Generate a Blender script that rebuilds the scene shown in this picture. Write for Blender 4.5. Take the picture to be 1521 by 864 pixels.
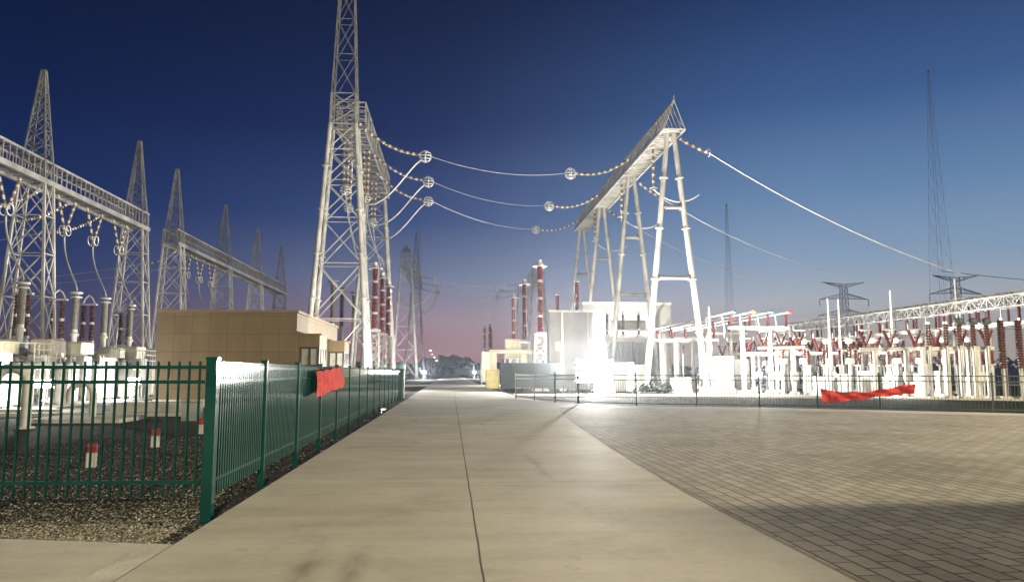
import bpy, math, random
from mathutils import Vector as V, Matrix
random.seed(7)
S = bpy.context.scene
for o in list(bpy.data.objects): bpy.data.objects.remove(o)
COL = S.collection
R = math.radians
# ------------------------------------------------------------------ camera
cam = bpy.data.objects.new('camera', bpy.data.cameras.new('camera')); COL.objects.link(cam)
cam.location = (0, 0, 1.6)
cam.rotation_euler = (R(90) + math.atan(120 / 1103.7), 0, -math.atan(90.5 / 1100))
cam.data.sensor_width = 36; cam.data.lens = 36 * 1100 / 1521
cam.data.clip_start = .1; cam.data.clip_end = 6000
S.camera = cam
# ------------------------------------------------------------------ view and dusk sky
S.view_settings.view_transform = 'Standard'; S.view_settings.look = 'None'
S.view_settings.exposure = 0; S.view_settings.gamma = 1
def lin(c): return tuple((x / 255 / 12.92 if x / 255 <= .04045 else ((x / 255 + .055) / 1.055) ** 2.4) for x in c) + (1,)
W = bpy.data.worlds.new('World'); S.world = W; W.use_nodes = True
nt = W.node_tree; N = nt.nodes; L = nt.links
bg = N['Background']
tc = N.new('ShaderNodeTexCoord'); sep = N.new('ShaderNodeSeparateXYZ'); L.new(tc.outputs['Generated'], sep.inputs[0])
def sky_ramp(stops):
    r = N.new('ShaderNodeValToRGB'); e = r.color_ramp.elements
    while len(e) < len(stops): e.new(.5)
    for k, (p, c) in enumerate(stops): e[k].position = p; e[k].color = lin(c)
    r.color_ramp.interpolation = 'EASE' if False else 'LINEAR'
    L.new(sep.outputs['Z'], r.inputs[0]); return r
west = sky_ramp([(0, (70, 62, 80)), (.035, (82, 66, 88)), (.075, (62, 66, 106)), (.13, (36, 56, 106)), (.21, (16, 42, 94)), (.32, (8, 29, 73)), (.46, (5, 18, 48)), (.8, (4, 11, 32))])
mid = sky_ramp([(0, (138, 86, 90)), (.03, (156, 106, 114)), (.07, (156, 132, 146)), (.12, (118, 128, 158)), (.2, (50, 77, 131)), (.31, (18, 41, 91)), (.46, (8, 23, 60)), (.8, (6, 14, 38))])
east = sky_ramp([(0, (178, 166, 154)), (.04, (184, 174, 168)), (.09, (180, 186, 194)), (.14, (144, 170, 198)), (.22, (102, 138, 180)), (.33, (54, 90, 142)), (.46, (23, 49, 97)), (.8, (10, 22, 54))])
azi = N.new('ShaderNodeMath'); azi.operation = 'ARCTAN2'; L.new(sep.outputs['X'], azi.inputs[0]); L.new(sep.outputs['Y'], azi.inputs[1])
def mrange(a, b):
    m = N.new('ShaderNodeMapRange'); m.interpolation_type = 'SMOOTHSTEP'; m.inputs[1].default_value = a; m.inputs[2].default_value = b
    L.new(azi.outputs[0], m.inputs[0]); return m
m1, m2 = mrange(-.55, .03), mrange(-.08, .50)
def mixc(f, a, b):
    m = N.new('ShaderNodeMix'); m.data_type = 'RGBA'; L.new(f, m.inputs[0]); L.new(a, m.inputs[6]); L.new(b, m.inputs[7]); return m.outputs[2]
grad = mixc(m2.outputs[0], mixc(m1.outputs[0], west.outputs[0], mid.outputs[0]), east.outputs[0])
sky = N.new('ShaderNodeTexSky'); sky.sky_type = 'NISHITA'; sky.sun_disc = False
sky.sun_elevation = R(-4); sky.sun_rotation = R(75)
sc = N.new('ShaderNodeVectorMath'); sc.operation = 'SCALE'; sc.inputs['Scale'].default_value = .02; L.new(sky.outputs[0], sc.inputs[0])
ad = N.new('ShaderNodeVectorMath'); ad.operation = 'ADD'; L.new(grad, ad.inputs[0]); L.new(sc.outputs[0], ad.inputs[1])
L.new(ad.outputs[0], bg.inputs[0]); bg.inputs[1].default_value = 1.0
# ------------------------------------------------------------------ lamps (their housings are built further down)
def lamp(name, loc, power, col=(1, .9, .74), rad=.12):
    d = bpy.data.lights.new(name, 'POINT'); d.energy = power; d.color = col; d.shadow_soft_size = rad
    o = bpy.data.objects.new(name, d); COL.objects.link(o); o.location = loc; return o
WARM = (1, .87, .58); COOL = (1, .97, .9)
LAMPS = dict(road=((1.2, -15, 7.4), 30000, WARM, .15), mast=((38, 8, 12), 110000, WARM, .9),  # first entry is an unseen fill lamp added behind the camera
             main=((11.25, 57.4, 2.0), 42000, COOL, .3), east=((24.2, 56.6, 1.45), 7500, COOL, .15), mid=((20.8, 59.6, 1.45), 4000, COOL, .15),
             west1=((-18.3, 35.0, 0.9), 2500, COOL, .2), west2=((-18.6, 45.2, 0.9), 2200, COOL, .2), tower=((-5.6, 63, 1.5), 4500, COOL, .2),
             far=((-5.6, 156, 1.6), 14000, COOL, .2), back=((30.5, 49.5, 1.3), 5500, COOL, .15), house=((-3.95, 41.2, .75), 3800, COOL, .15), wall=((20.5, 83.2, 2.6), 20000, COOL, .2), gantry=((9.4, 86, 1.3), 15000, COOL, .2), field=((14, 112, 1.5), 9000, COOL, .2), far2=((5.6, 176, 1.5), 8000, COOL, .2))
for k, a in LAMPS.items():
    o = lamp('lamp_light', *a)
    if k == 'house':   # unseen floodlight added to brighten the side wall
        o.data.type = 'SPOT'; o.data.spot_size = R(150); o.data.spot_blend = .3; o.rotation_euler = V((-1, .12, .35)).to_track_quat('-Z', 'Y').to_euler()
# ------------------------------------------------------------------ materials
MATS = {}
def mat(name, col, rough=.6, metal=0, var=.15, scale=3., bump=0, bscale=40., dirt=None, coat=0):
    m = bpy.data.materials.new(name); m.use_nodes = True; t = m.node_tree; n = t.nodes; l = t.links; b = n['Principled BSDF']
    c = n.new('ShaderNodeTexCoord'); z = n.new('ShaderNodeTexNoise'); z.inputs['Scale'].default_value = scale; z.inputs['Detail'].default_value = 6
    l.new(c.outputs['Object'], z.inputs['Vector'])
    r = n.new('ShaderNodeValToRGB'); l.new(z.outputs[0], r.inputs[0])
    r.color_ramp.elements[0].position = .3; r.color_ramp.elements[1].position = .7
    d = dirt or tuple(x * (1 - var) for x in col)
    r.color_ramp.elements[0].color = (*d, 1); r.color_ramp.elements[1].color = (*[min(1, x * (1 + var * .6)) for x in col], 1)
    l.new(r.outputs[0], b.inputs['Base Color'])
    b.inputs['Roughness'].default_value = rough; b.inputs['Metallic'].default_value = metal
    if coat: b.inputs['Coat Weight'].default_value = coat; b.inputs['Coat Roughness'].default_value = .15
    if bump:
        z2 = n.new('ShaderNodeTexNoise'); z2.inputs['Scale'].default_value = bscale; l.new(c.outputs['Object'], z2.inputs['Vector'])
        bp = n.new('ShaderNodeBump'); bp.inputs['Strength'].default_value = bump; bp.inputs['Distance'].default_value = .02
        l.new(z2.outputs[0], bp.inputs['Height']); l.new(bp.outputs[0], b.inputs['Normal'])
    MATS[name] = m; return m
mat('steel', (.38, .365, .335), .45, .35, .38, .8)
mat('steel_dull', (.25, .245, .23), .55, .3, .4, .8)  # darker steel copy: paints the spires and far tower as less lit
mat('steel_tube', (.46, .445, .41), .5, .15, .36, .7)
mat('white_paint', (.44, .43, .39), .45, 0, .12, 2.)
mat('cream_paint', (.62, .58, .42), .5, 0, .14, 2.)
mat('grey_paint', (.30, .30, .28), .5, 0, .15, 2.)
mat('dark_grey', (.06, .065, .065), .5, 0, .2, 3.)
mat('green_paint', (.005, .042, .036), .08, 0, .25, 4.); MATS['green_paint'].node_tree.nodes['Principled BSDF'].inputs['Specular IOR Level'].default_value = .12
mat('green_dark', (.004, .022, .022), .35, 0, .3, 4.)
mat('slate_paint', (.004, .013, .016), .5)
mat('porcelain_red', (.13, .02, .018), .3, 0, .25, 3., coat=.3)
mat('porcelain_brown', (.075, .025, .016), .28, 0, .25, 3., coat=.4)
mat('porcelain_grey', (.15, .138, .115), .4, 0, .15, 3.)
mat('string_white', (.62, .58, .50), .3, 0, .15, 3., coat=.4)
mat('string_brown', (.18, .12, .075), .3, 0, .2, 3., coat=.4)
mat('aluminium', (.62, .61, .58), .35, .5, .1, 2.)
mat('alu_cable', (.60, .58, .54), .45, .3, .1, 2.)
mat('wall_grey', (.17, .165, .155), .8, 0, .25, .6, .3, 20)
mat('concrete_block', (.40, .38, .33), .85, 0, .3, 2., .4, 30)
mat('yellow_paint', (.68, .56, .24), .6, 0, .15, 2.)
mat('yellow_bright', (.75, .5, .04), .4)
mat('blue_bright', (.05, .13, .28), .4)
mat('red_bright', (.6, .03, .04), .4)
mat('soil', (.022, .018, .012), .95, 0, .4, 5., .6, 60)  # near black to paint the road edge shadow; also shrub stems
mat('cap_blue', (.25, .45, .5), .5)
mat('frame_dark', (.025, .022, .018), .4)
mat('hood_beige', (.15, .105, .048), .7, 0, .2, 2., .2, 30)
mat('marker_red', (.30, .02, .015), .6, 0, .3, 9.)
mat('leaf', (.045, .07, .03), .7, 0, .5, .15)
mat('leaf_near', (.02, .03, .014), .7, 0, .5, 4.)
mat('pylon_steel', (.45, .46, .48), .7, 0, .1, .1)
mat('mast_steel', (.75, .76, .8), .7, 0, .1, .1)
def nodes_mat(name, rough=.8):
    m = bpy.data.materials.new(name); m.use_nodes = True; MATS[name] = m; t = m.node_tree
    t.nodes['Principled BSDF'].inputs['Roughness'].default_value = rough
    return m, t.nodes, t.links, t.nodes['Principled BSDF'], t.nodes.new('ShaderNodeTexCoord')
def ramp(n, l, src, stops):
    r = n.new('ShaderNodeValToRGB'); e = r.color_ramp.elements
    while len(e) < len(stops): e.new(.5)
    for k, (p, c) in enumerate(stops): e[k].position = p; e[k].color = (*c, 1) if len(c) == 3 else c
    l.new(src, r.inputs[0]); return r.outputs[0]
def nmix(n, l, f, a, b, mode='MIX'):
    m = n.new('ShaderNodeMix'); m.data_type = 'RGBA'; m.blend_type = mode
    if isinstance(f, float): m.inputs[0].default_value = f
    else: l.new(f, m.inputs[0])
    for s, i in ((a, 6), (b, 7)):
        if isinstance(s, tuple): m.inputs[i].default_value = (*s, 1) if len(s) == 3 else s
        else: l.new(s, m.inputs[i])
    return m.outputs[2]
def noise(n, l, co, scale, detail=5, stretch=None, loc=None, rough=.55):
    z = n.new('ShaderNodeTexNoise'); z.inputs['Scale'].default_value = scale; z.inputs['Detail'].default_value = detail; z.inputs['Roughness'].default_value = rough
    if stretch or loc:
        mp = n.new('ShaderNodeMapping')
        if stretch: mp.inputs['Scale'].default_value = stretch
        if loc: mp.inputs['Location'].default_value = loc
        l.new(co, mp.inputs[0]); co = mp.outputs[0]
    l.new(co, z.inputs['Vector']); return z.outputs[0]
def math_(n, l, op, a, b=None, c=None):
    m = n.new('ShaderNodeMath'); m.operation = op
    for i, s in enumerate((a, b, c)):
        if s is None: continue
        if isinstance(s, (int, float)): m.inputs[i].default_value = s
        else: l.new(s, m.inputs[i])
    return m.outputs[0]
def bump(n, l, b, h, st, dist=.01):
    bp = n.new('ShaderNodeBump'); bp.inputs['Strength'].default_value = st; bp.inputs['Distance'].default_value = dist
    l.new(h, bp.inputs['Height']); l.new(bp.outputs[0], b.inputs['Normal'])
# concrete road: broom streaks, stains, tyre marks, joints
m, n, l, b, c = nodes_mat('road_concrete', .72)
co = c.outputs['Object']; sp = n.new('ShaderNodeSeparateXYZ'); l.new(co, sp.inputs[0])
base = ramp(n, l, noise(n, l, co, .35, 6), [(.3, (.34, .315, .262)), (.7, (.46, .43, .365))])
st = ramp(n, l, noise(n, l, co, 1.0, 6, (.25, 2.2, 1)), [(.36, (.62, .60, .57)), (.56, (1, 1, 1))])
base = nmix(n, l, .3, base, st, 'MULTIPLY')
bl = ramp(n, l, noise(n, l, co, .9, 7, rough=.7), [(.3, (.66, .65, .63)), (.5, (1, 1, 1)), (.72, (1.1, 1.1, 1.1))])
base = nmix(n, l, .55, base, bl, 'MULTIPLY')
oil = ramp(n, l, noise(n, l, co, 1.7, 4, (1, .7, 1), (11, 4, 0)), [(.68, (1, 1, 1)), (.76, (.55, .53, .5))])
base = nmix(n, l, .6, base, oil, 'MULTIPLY')
fine = ramp(n, l, noise(n, l, co, 24, 4, (.35, 1.3, 1)), [(.3, (.8, .8, .8)), (.7, (1.08, 1.08, 1.08))])
base = nmix(n, l, .6, base, fine, 'MULTIPLY')
sp2 = ramp(n, l, noise(n, l, co, 70, 2), [(.24, (.45, .44, .42)), (.34, (1, 1, 1))])
base = nmix(n, l, .45, base, sp2, 'MULTIPLY')
# tyre marks
def band(x0, w):
    d = math_(n, l, 'ABSOLUTE', math_(n, l, 'SUBTRACT', sp.outputs['X'], x0))
    return math_(n, l, 'SUBTRACT', 1., math_(n, l, 'SMOOTH_MIN', math_(n, l, 'DIVIDE', d, w), 1., .4))
ty = math_(n, l, 'MAXIMUM', math_(n, l, 'MAXIMUM', band(-1.18, .17), band(-.78, .15)), math_(n, l, 'MAXIMUM', band(1.0, .14), band(1.5, .16)))
tn = ramp(n, l, noise(n, l, co, .5, 5, (2.2, .55, 1), (3.3, 1.7, 0)), [(.58, (0, 0, 0)), (.76, (1, 1, 1))])
yw = math_(n, l, 'SUBTRACT', 1., math_(n, l, 'MINIMUM', math_(n, l, 'ABSOLUTE', math_(n, l, 'DIVIDE', math_(n, l, 'SUBTRACT', sp.outputs['Y'], 6.35), 1.0)), 1.))
sm = ramp(n, l, noise(n, l, co, 3, 5, (3, .8, 1)), [(.3, (.25, .25, .25)), (.6, (1, 1, 1))])
tn = math_(n, l, 'MAXIMUM', tn, math_(n, l, 'MULTIPLY', math_(n, l, 'MULTIPLY', math_(n, l, 'LESS_THAN', sp.outputs['X'], 0.), yw), sm))
tm = math_(n, l, 'MULTIPLY', math_(n, l, 'MULTIPLY', ty, tn), .8)
base = nmix(n, l, tm, base, (.13, .115, .09))
# joints: one lengthwise, cross joints every 5.2 m
wob = math_(n, l, 'MULTIPLY', math_(n, l, 'SUBTRACT', noise(n, l, co, 1.2, 3), .5), .03)
j1 = math_(n, l, 'LESS_THAN', math_(n, l, 'ABSOLUTE', math_(n, l, 'SUBTRACT', math_(n, l, 'ADD', sp.outputs['X'], wob), .27)), .009)
pm = math_(n, l, 'PINGPONG', math_(n, l, 'ADD', sp.outputs['Y'], 1.4), 3.1)
j2 = math_(n, l, 'MULTIPLY', math_(n, l, 'LESS_THAN', pm, .008), .75)
jm = math_(n, l, 'MAXIMUM', j1, j2)
base = nmix(n, l, jm, base, (.045, .035, .028))
l.new(base, b.inputs['Base Color'])
bump(n, l, b, noise(n, l, co, 60, 3, (.4, 1.6, 1)), .25, .006)
# pavers
m, n, l, b, c = nodes_mat('pavers', .8); b.inputs['Specular IOR Level'].default_value = .3
mp = n.new('ShaderNodeMapping'); mp.inputs['Rotation'].default_value = (0, 0, R(90)); l.new(c.outputs['Object'], mp.inputs[0])
br = n.new('ShaderNodeTexBrick'); l.new(mp.outputs[0], br.inputs[0])
br.inputs['Scale'].default_value = 1; br.inputs['Brick Width'].default_value = .4; br.inputs['Row Height'].default_value = .2
br.inputs['Mortar Size'].default_value = .013; br.inputs['Mortar Smooth'].default_value = .2; br.inputs['Bias'].default_value = -.1
br.inputs['Color1'].default_value = (.25, .233, .20, 1); br.inputs['Color2'].default_value = (.36, .335, .292, 1); br.inputs['Mortar'].default_value = (.075, .066, .055, 1)
big = ramp(n, l, noise(n, l, c.outputs['Object'], .3, 7, rough=.65), [(.32, (.55, .53, .49)), (.5, (.9, .89, .87)), (.7, (1.12, 1.11, 1.1))])
pc = nmix(n, l, .8, br.outputs[0], big, 'MULTIPLY')
fs = ramp(n, l, noise(n, l, c.outputs['Object'], 9, 6), [(.3, (.75, .75, .75)), (.7, (1.1, 1.1, 1.1))])
pc = nmix(n, l, .6, pc, fs, 'MULTIPLY')
l.new(pc, b.inputs['Base Color'])
hh = math_(n, l, 'ADD', math_(n, l, 'SUBTRACT', 1., br.outputs['Fac']), math_(n, l, 'MULTIPLY', noise(n, l, c.outputs['Object'], 45, 3), .25))
bump(n, l, b, hh, .6, .008)
# gravel ground
m, n, l, b, c = nodes_mat('gravel_ground', .92); b.inputs['Specular IOR Level'].default_value = .1
vo = n.new('ShaderNodeTexVoronoi'); vo.inputs['Scale'].default_value = 26; l.new(c.outputs['Object'], vo.inputs['Vector'])
gc = ramp(n, l, vo.outputs['Color'], [(.1, (.018, .021, .015)), (.5, (.038, .041, .03)), (.95, (.08, .08, .06))])
gb = ramp(n, l, noise(n, l, c.outputs['Object'], .25, 5), [(.35, (.55, .55, .5)), (.7, (1.15, 1.15, 1.1))])
l.new(nmix(n, l, .9, gc, gb, 'MULTIPLY'), b.inputs['Base Color'])
bump(n, l, b, vo.outputs['Distance'], 1., .03)
# pebbles
m, n, l, b, c = nodes_mat('pebble', .85)
gi = n.new('ShaderNodeNewGeometry')
l.new(ramp(n, l, gi.outputs['Random Per Island'], [(0, (.05, .046, .035)), (.45, (.11, .102, .08)), (.8, (.18, .165, .13)), (1, (.36, .34, .28))]), b.inputs['Base Color'])
# grass
m, n, l, b, c = nodes_mat('grass_ground', .95); b.inputs['Specular IOR Level'].default_value = .03
l.new(ramp(n, l, noise(n, l, c.outputs['Object'], 2.5, 8), [(.3, (.006, .010, .005)), (.55, (.013, .018, .009)), (.75, (.03, .03, .018))]), b.inputs['Base Color'])
bump(n, l, b, noise(n, l, c.outputs['Object'], 30, 4), .8, .04)
# beige wall tiles
m, n, l, b, c = nodes_mat('beige_tile', .62)
sp = n.new('ShaderNodeSeparateXYZ'); l.new(c.outputs['Object'], sp.inputs[0]); cb = n.new('ShaderNodeCombineXYZ')
l.new(math_(n, l, 'ADD', sp.outputs['X'], sp.outputs['Y']), cb.inputs[0]); l.new(sp.outputs['Z'], cb.inputs[1])
br = n.new('ShaderNodeTexBrick'); br.offset = 0; l.new(cb.outputs[0], br.inputs[0]); br.inputs['Scale'].default_value = 1
br.inputs['Brick Width'].default_value = .84; br.inputs['Row Height'].default_value = .89; br.inputs['Mortar Size'].default_value = .012
br.inputs['Color1'].default_value = (.14, .096, .042, 1); br.inputs['Color2'].default_value = (.122, .082, .035, 1); br.inputs['Mortar'].default_value = (.06, .045, .025, 1)
nz = ramp(n, l, noise(n, l, c.outputs['Object'], 1.2, 6, (1, 1, .35)), [(.3, (.68, .66, .62)), (.7, (1.08, 1.08, 1.08))])
l.new(nmix(n, l, .7, br.outputs[0], nz, 'MULTIPLY'), b.inputs['Base Color'])
bump(n, l, b, math_(n, l, 'SUBTRACT', 1., br.outputs['Fac']), .5, .01)
# cloth, glass, emitters
for nm, cc, tr in (('red_cloth', (.62, .05, .035), .25), ('red_film', (.40, .045, .04), .2)):
    m, n, l, b, c = nodes_mat(nm, .6 if nm == 'red_cloth' else .8); b.inputs['Specular IOR Level'].default_value = .12 if nm == 'red_cloth' else .03
    l.new(ramp(n, l, noise(n, l, c.outputs['Object'], 3, 4), [(.3, tuple(x * .8 for x in cc)), (.7, cc)]), b.inputs['Base Color'])
    bump(n, l, b, noise(n, l, c.outputs['Object'], 7, 5), 1.0, .08)
m, n, l, b, c = nodes_mat('window_glass', .08)
l.new(ramp(n, l, noise(n, l, c.outputs['Object'], 2, 3), [(.3, (.25, .25, .22)), (.7, (.42, .42, .36))]), b.inputs['Base Color'])
def emit(name, col, s):
    m, n, l, b, c = nodes_mat(name, .3); b.inputs['Base Color'].default_value = (.8, .8, .8, 1)
    b.inputs['Emission Color'].default_value = (*col, 1); b.inputs['Emission Strength'].default_value = s
emit('lamp_lens', (1, .97, .88), 60); emit('bulb', (1, .85, .7), 12); emit('bulb_red', (1, .25, .2), 5)
m = bpy.data.materials.new('haze_air'); m.use_nodes = True; MATS['haze_air'] = m; m.node_tree.nodes.remove(m.node_tree.nodes['Principled BSDF'])  # thin air volume added so the lamps bloom, in place of glare
hv = m.node_tree.nodes.new('ShaderNodeVolumePrincipled'); hv.inputs['Color'].default_value = (.78, .86, 1, 1); hv.inputs['Density'].default_value = .0005; hv.inputs['Anisotropy'].default_value = .8
m.node_tree.links.new(hv.outputs[0], m.node_tree.nodes['Material Output'].inputs['Volume'])
# ------------------------------------------------------------------ mesh builder
class MB:
    def __init__(s): s.v = []; s.f = []; s.mi = []; s.sm = []; s.m = 0
    def add(s, vs, fs, smooth=False):
        o = len(s.v); s.v += [tuple(p) for p in vs]
        for f in fs: s.f.append([i + o for i in f]); s.mi.append(s.m); s.sm.append(smooth)
        return s
    def box(s, x0, x1, y0, y1, z0, z1):
        return s.add([(x0,y0,z0),(x1,y0,z0),(x1,y1,z0),(x0,y1,z0),(x0,y0,z1),(x1,y0,z1),(x1,y1,z1),(x0,y1,z1)],
                     [(0,3,2,1),(4,5,6,7),(0,1,5,4),(1,2,6,5),(2,3,7,6),(3,0,4,7)])
    def cbox(s, x0, x1, y0, y1, z0, z1, c=.03):   # box with chamfered upright edges and top
        ring = lambda i, z: [(x0+i+c,y0+i,z),(x1-i-c,y0+i,z),(x1-i,y0+i+c,z),(x1-i,y1-i-c,z),(x1-i-c,y1-i,z),(x0+i+c,y1-i,z),(x0+i,y1-i-c,z),(x0+i,y0+i+c,z)]
        vs = ring(0, z0) + ring(0, z1 - c) + ring(c * .7, z1)
        fs = [tuple(range(7, -1, -1)), tuple(range(16, 24))]
        for k in range(2):
            for i in range(8): fs.append((k*8+i, k*8+(i+1)%8, k*8+8+(i+1)%8, k*8+8+i))
        return s.add(vs, fs)
    def loft(s, pts, rad, n=8, alt=None, cap=True, smooth=True):
        pts = [V(p) for p in pts]; rad = [rad] * len(pts) if isinstance(rad, (int, float)) else rad
        vs = []; prev = None
        for i, p in enumerate(pts):
            t = (pts[min(i+1, len(pts)-1)] - pts[max(i-1, 0)])
            t = t.normalized() if t.length > 1e-9 else V((0, 0, 1))
            if prev is None:
                u = t.cross(V((0, 0, 1)) if abs(t.z) < .9 else V((0, 1, 0))).normalized()
            else:
                u = prev - t * prev.dot(t); u = u.normalized() if u.length > 1e-6 else prev
            prev = u; w = t.cross(u)
            for k in range(n):
                a = 2 * math.pi * (k + .5) / n
                vs.append(p + (u * math.cos(a) + w * math.sin(a)) * rad[i])
        for i in range(len(pts) - 1):
            if alt: s.m = alt[i % len(alt)]
            o = i * n
            s.add(vs[o:o+2*n], [(k, (k+1) % n, n + (k+1) % n, n + k) for k in range(n)], smooth)
        if cap:
            s.add(vs[:n], [tuple(range(n-1, -1, -1))]); s.add(vs[-n:], [tuple(range(n))])
        return s
    def bar(s, p, q, w, n=4): return s.loft([p, q], w * .7, n, smooth=n > 5)
    def tube(s, p, q, r, r2=None, n=10): return s.loft([p, q], [r, r if r2 is None else r2], n)
    def lathe(s, prof, at=(0, 0, 0), n=12):   # prof: (radius, z)
        return s.loft([(at[0], at[1], at[2] + z + 1e-5 * i) for i, (r, z) in enumerate(prof)], [max(r, .001) for r, z in prof], n, smooth=False)
    def ring(s, c, R_, r, axis='z', n=18, m=6):
        pts = []
        for k in range(n + 1):
            a = 2 * math.pi * k / n; x, y = R_ * math.cos(a), R_ * math.sin(a)
            pts.append(V(c) + V({'z': (x, y, 0), 'x': (0, x, y), 'y': (x, 0, y)}[axis]))
        return s.loft(pts, r, m, cap=False)
    def poly(s, pts, z0, z1):
        k = len(pts)
        return s.add([(x, y, z0) for x, y in pts] + [(x, y, z1) for x, y in pts],
                     [tuple(range(k - 1, -1, -1)), tuple(range(k, 2 * k))] + [(i, (i+1) % k, k + (i+1) % k, k + i) for i in range(k)])
    def build(s, name, mats, parent=None, rel=True):
        off = parent_loc(parent) if parent and rel else V((0, 0, 0))
        me = bpy.data.meshes.new(name); me.from_pydata([tuple(V(p) - off) for p in s.v], [], s.f)
        for mm in ([mats] if isinstance(mats, str) else mats): me.materials.append(MATS[mm])
        me.polygons.foreach_set('material_index', s.mi); me.polygons.foreach_set('use_smooth', s.sm); me.update()
        o = bpy.data.objects.new(name, me); COL.objects.link(o)
        if parent: o.parent = parent
        return o
def parent_loc(p):
    t = V((0, 0, 0))
    while p: t += V(p.location); p = p.parent
    return t
def tag(o, label=None, cat=None, group=None, kind=None):
    for k, v in (('label', label), ('category', cat), ('group', group), ('kind', kind)):
        if v: o[k] = v
    return o
def thing(name, label, cat, loc=(0, 0, 0), group=None):
    o = bpy.data.objects.new(name, None); COL.objects.link(o); o.location = loc; o.empty_display_size = .3
    return tag(o, label, cat, group)
def copy_tree(o, parent=None):
    c = o.copy(); COL.objects.link(c)
    if parent: c.parent = parent
    for ch in [x for x in o.children]: copy_tree(ch, c)
    return c
def repeat(o, spots, labels):
    "first spot takes the original, the rest copies; a spot is (x, y, z[, rotation])"
    out = []
    for i, sp_ in enumerate(spots):
        t = o if i == 0 else copy_tree(o)
        out.append((t, sp_))
    for i, (t, sp_) in enumerate(out):
        t.location = sp_[:3]
        if len(sp_) > 3: t.rotation_euler = (0, 0, sp_[3])
        if labels: t['label'] = labels[i]
    return [t for t, _ in out]
ORD = ['nearest', 'second', 'third', 'fourth', 'fifth', 'sixth', 'seventh', 'eighth', 'ninth', 'tenth', 'eleventh', 'twelfth']
GZ = -.12
# ================================================================== SETTING
g = MB(); Z = 4000; g.add([(-Z, -Z, GZ), (Z, -Z, GZ), (Z, Z, GZ), (-Z, Z, GZ)], [(0, 1, 2, 3)])
tag(g.build('ground', 'gravel_ground'), kind='structure')
edge = [(5.5, 38.6), (6.4, 36.9), (8.7, 34.6), (13.9, 32.6), (18, 29.9), (21.3, 27.6), (48, 9)]
fillet = [(3.5, 400), (3.6, 87), (3.75, 70), (4.0, 60), (4.3, 50), (4.75, 43), (5.1, 40)]
r_ = MB(); r_.poly([(-2.56, -40), (48, -40)] + edge[::-1] + fillet[::-1] + [(-2.56, 400)], GZ - .1, 0)
tag(r_.build('road', 'road_concrete'), kind='structure')
pv = MB(); pp = [(3.04, -40), (48, -40), (48, 6.6), (21, 25.4), (18.9, 26.8), (13.2, 30.4), (8.6, 32.4), (6.0, 33.3), (4.84, 33.2), (4.3, 29), (3.9, 24), (3.42, 16.4), (3.14, 10)]
pv.add([(x, y, .004) for x, y in pp], [tuple(range(len(pp)))])
tag(pv.build('plaza', 'pavers'), kind='structure')
sw = MB(); sw.poly([(-14, -40), (-2.572, -40), (-2.572, 7.38), (-4.36, 7.78), (-14, 7.9)], GZ - .1, -.006)
tag(sw.build('pavement', 'road_concrete'), kind='structure')
kb = MB(); kb.add([(-2.84, -40, -.002), (-2.575, -40, -.002), (-2.575, 7.37, -.002), (-2.84, 7.43, -.002)], [(0, 1, 2, 3)])
tag(kb.build('kerb', 'concrete_block'), kind='structure')
cr = MB(); cr.poly([(-70, 88), (-2.562, 88), (-2.562, 95), (-70, 95)], GZ - .1, -.008); cr.poly([(3.62, 88), (80, 88), (80, 95), (3.62, 95)], GZ - .1, -.008)
tag(cr.build('crossroad', 'road_concrete'), kind='structure')
so = MB(); so.add([(-3.0, 7.5, GZ + .004), (-2.56, 7.4, GZ + .004), (-2.56, 88, GZ + .004), (-3.0, 88, GZ + .004)], [(0, 1, 2, 3)])  # dark strip painting the shadow along the road's left edge
tag(so.build('verge', 'soil'), kind='structure')
gr = MB(); gs = [(5.6, 39.4), (6.6, 37.7), (8.9, 35.3), (14.1, 33.3), (18.3, 30.6), (21.6, 28.3), (48, 9.8), (62, 20), (40, 38), (25, 46), (14, 48), (5.3, 50)]
gr.add([(x, y, GZ + .01) for x, y in gs], [tuple(range(len(gs)))])
tag(gr.build('lawn', 'grass_ground'), kind='structure')
yp = MB(); yp.poly([(4.6, 50.4), (14, 48.4), (25, 46.4), (40, 38.4), (41.5, 41), (26, 51), (14.5, 53.4), (4.6, 55)], GZ - .1, -.03)
yp.poly([(-34, 37), (-18.9, 37), (-18.9, 66), (-34, 66)], GZ - .1, -.05)
tag(yp.build('yard_path', 'road_concrete'), kind='structure')
# loose stones by the fence: too many to count
def pebbles(nm, count, area, smin, smax, seed):
    rr = random.Random(seed); p = MB(); base = [(1,0,0),(0,1,0),(-1,0,0),(0,-1,0),(0,0,.8),(0,0,-.5)]
    fc = [(0,1,4),(1,2,4),(2,3,4),(3,0,4),(1,0,5),(2,1,5),(3,2,5),(0,3,5)]
    k = 0
    while k < count:
        x, y = area(rr)
        if x is None: continue
        k += 1; s_ = rr.uniform(smin, smax) * (1 + .03 * max(0, y - 9)); a = rr.uniform(0, 6.3); ca, sa = math.cos(a), math.sin(a); e = rr.uniform(.5, 1)
        p.add([(x + (u * ca - v * e * sa) * s_ * rr.uniform(.75, 1.25), y + (u * sa + v * e * ca) * s_ * rr.uniform(.75, 1.25), GZ + .3 * s_ + w * s_ * rr.uniform(.5, .9)) for u, v, w in base], fc)
    return tag(p.build(nm, 'pebble'), 'loose brown grey gravel around the foot of the green fences', 'gravel', kind='stuff')
def near_area(rr):
    y = 7.5 + 13 * rr.random() ** 2.4; x = rr.uniform(-2.75 - 1.0 * y, -2.72)
    if x < -9.5: return None, None
    if y < 7.42 + min(.45, (-x - 2.56) * .22) + .03: return None, None
    if x > -2.95 and rr.random() < .75: return None, None
    if y > 9.2 and rr.random() < .6: return None, None  # fewer stones behind the fence so darker ground imitates its shade
    return x, y
pebbles('gravel', 34000, near_area, .008, .021, 3)
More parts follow.
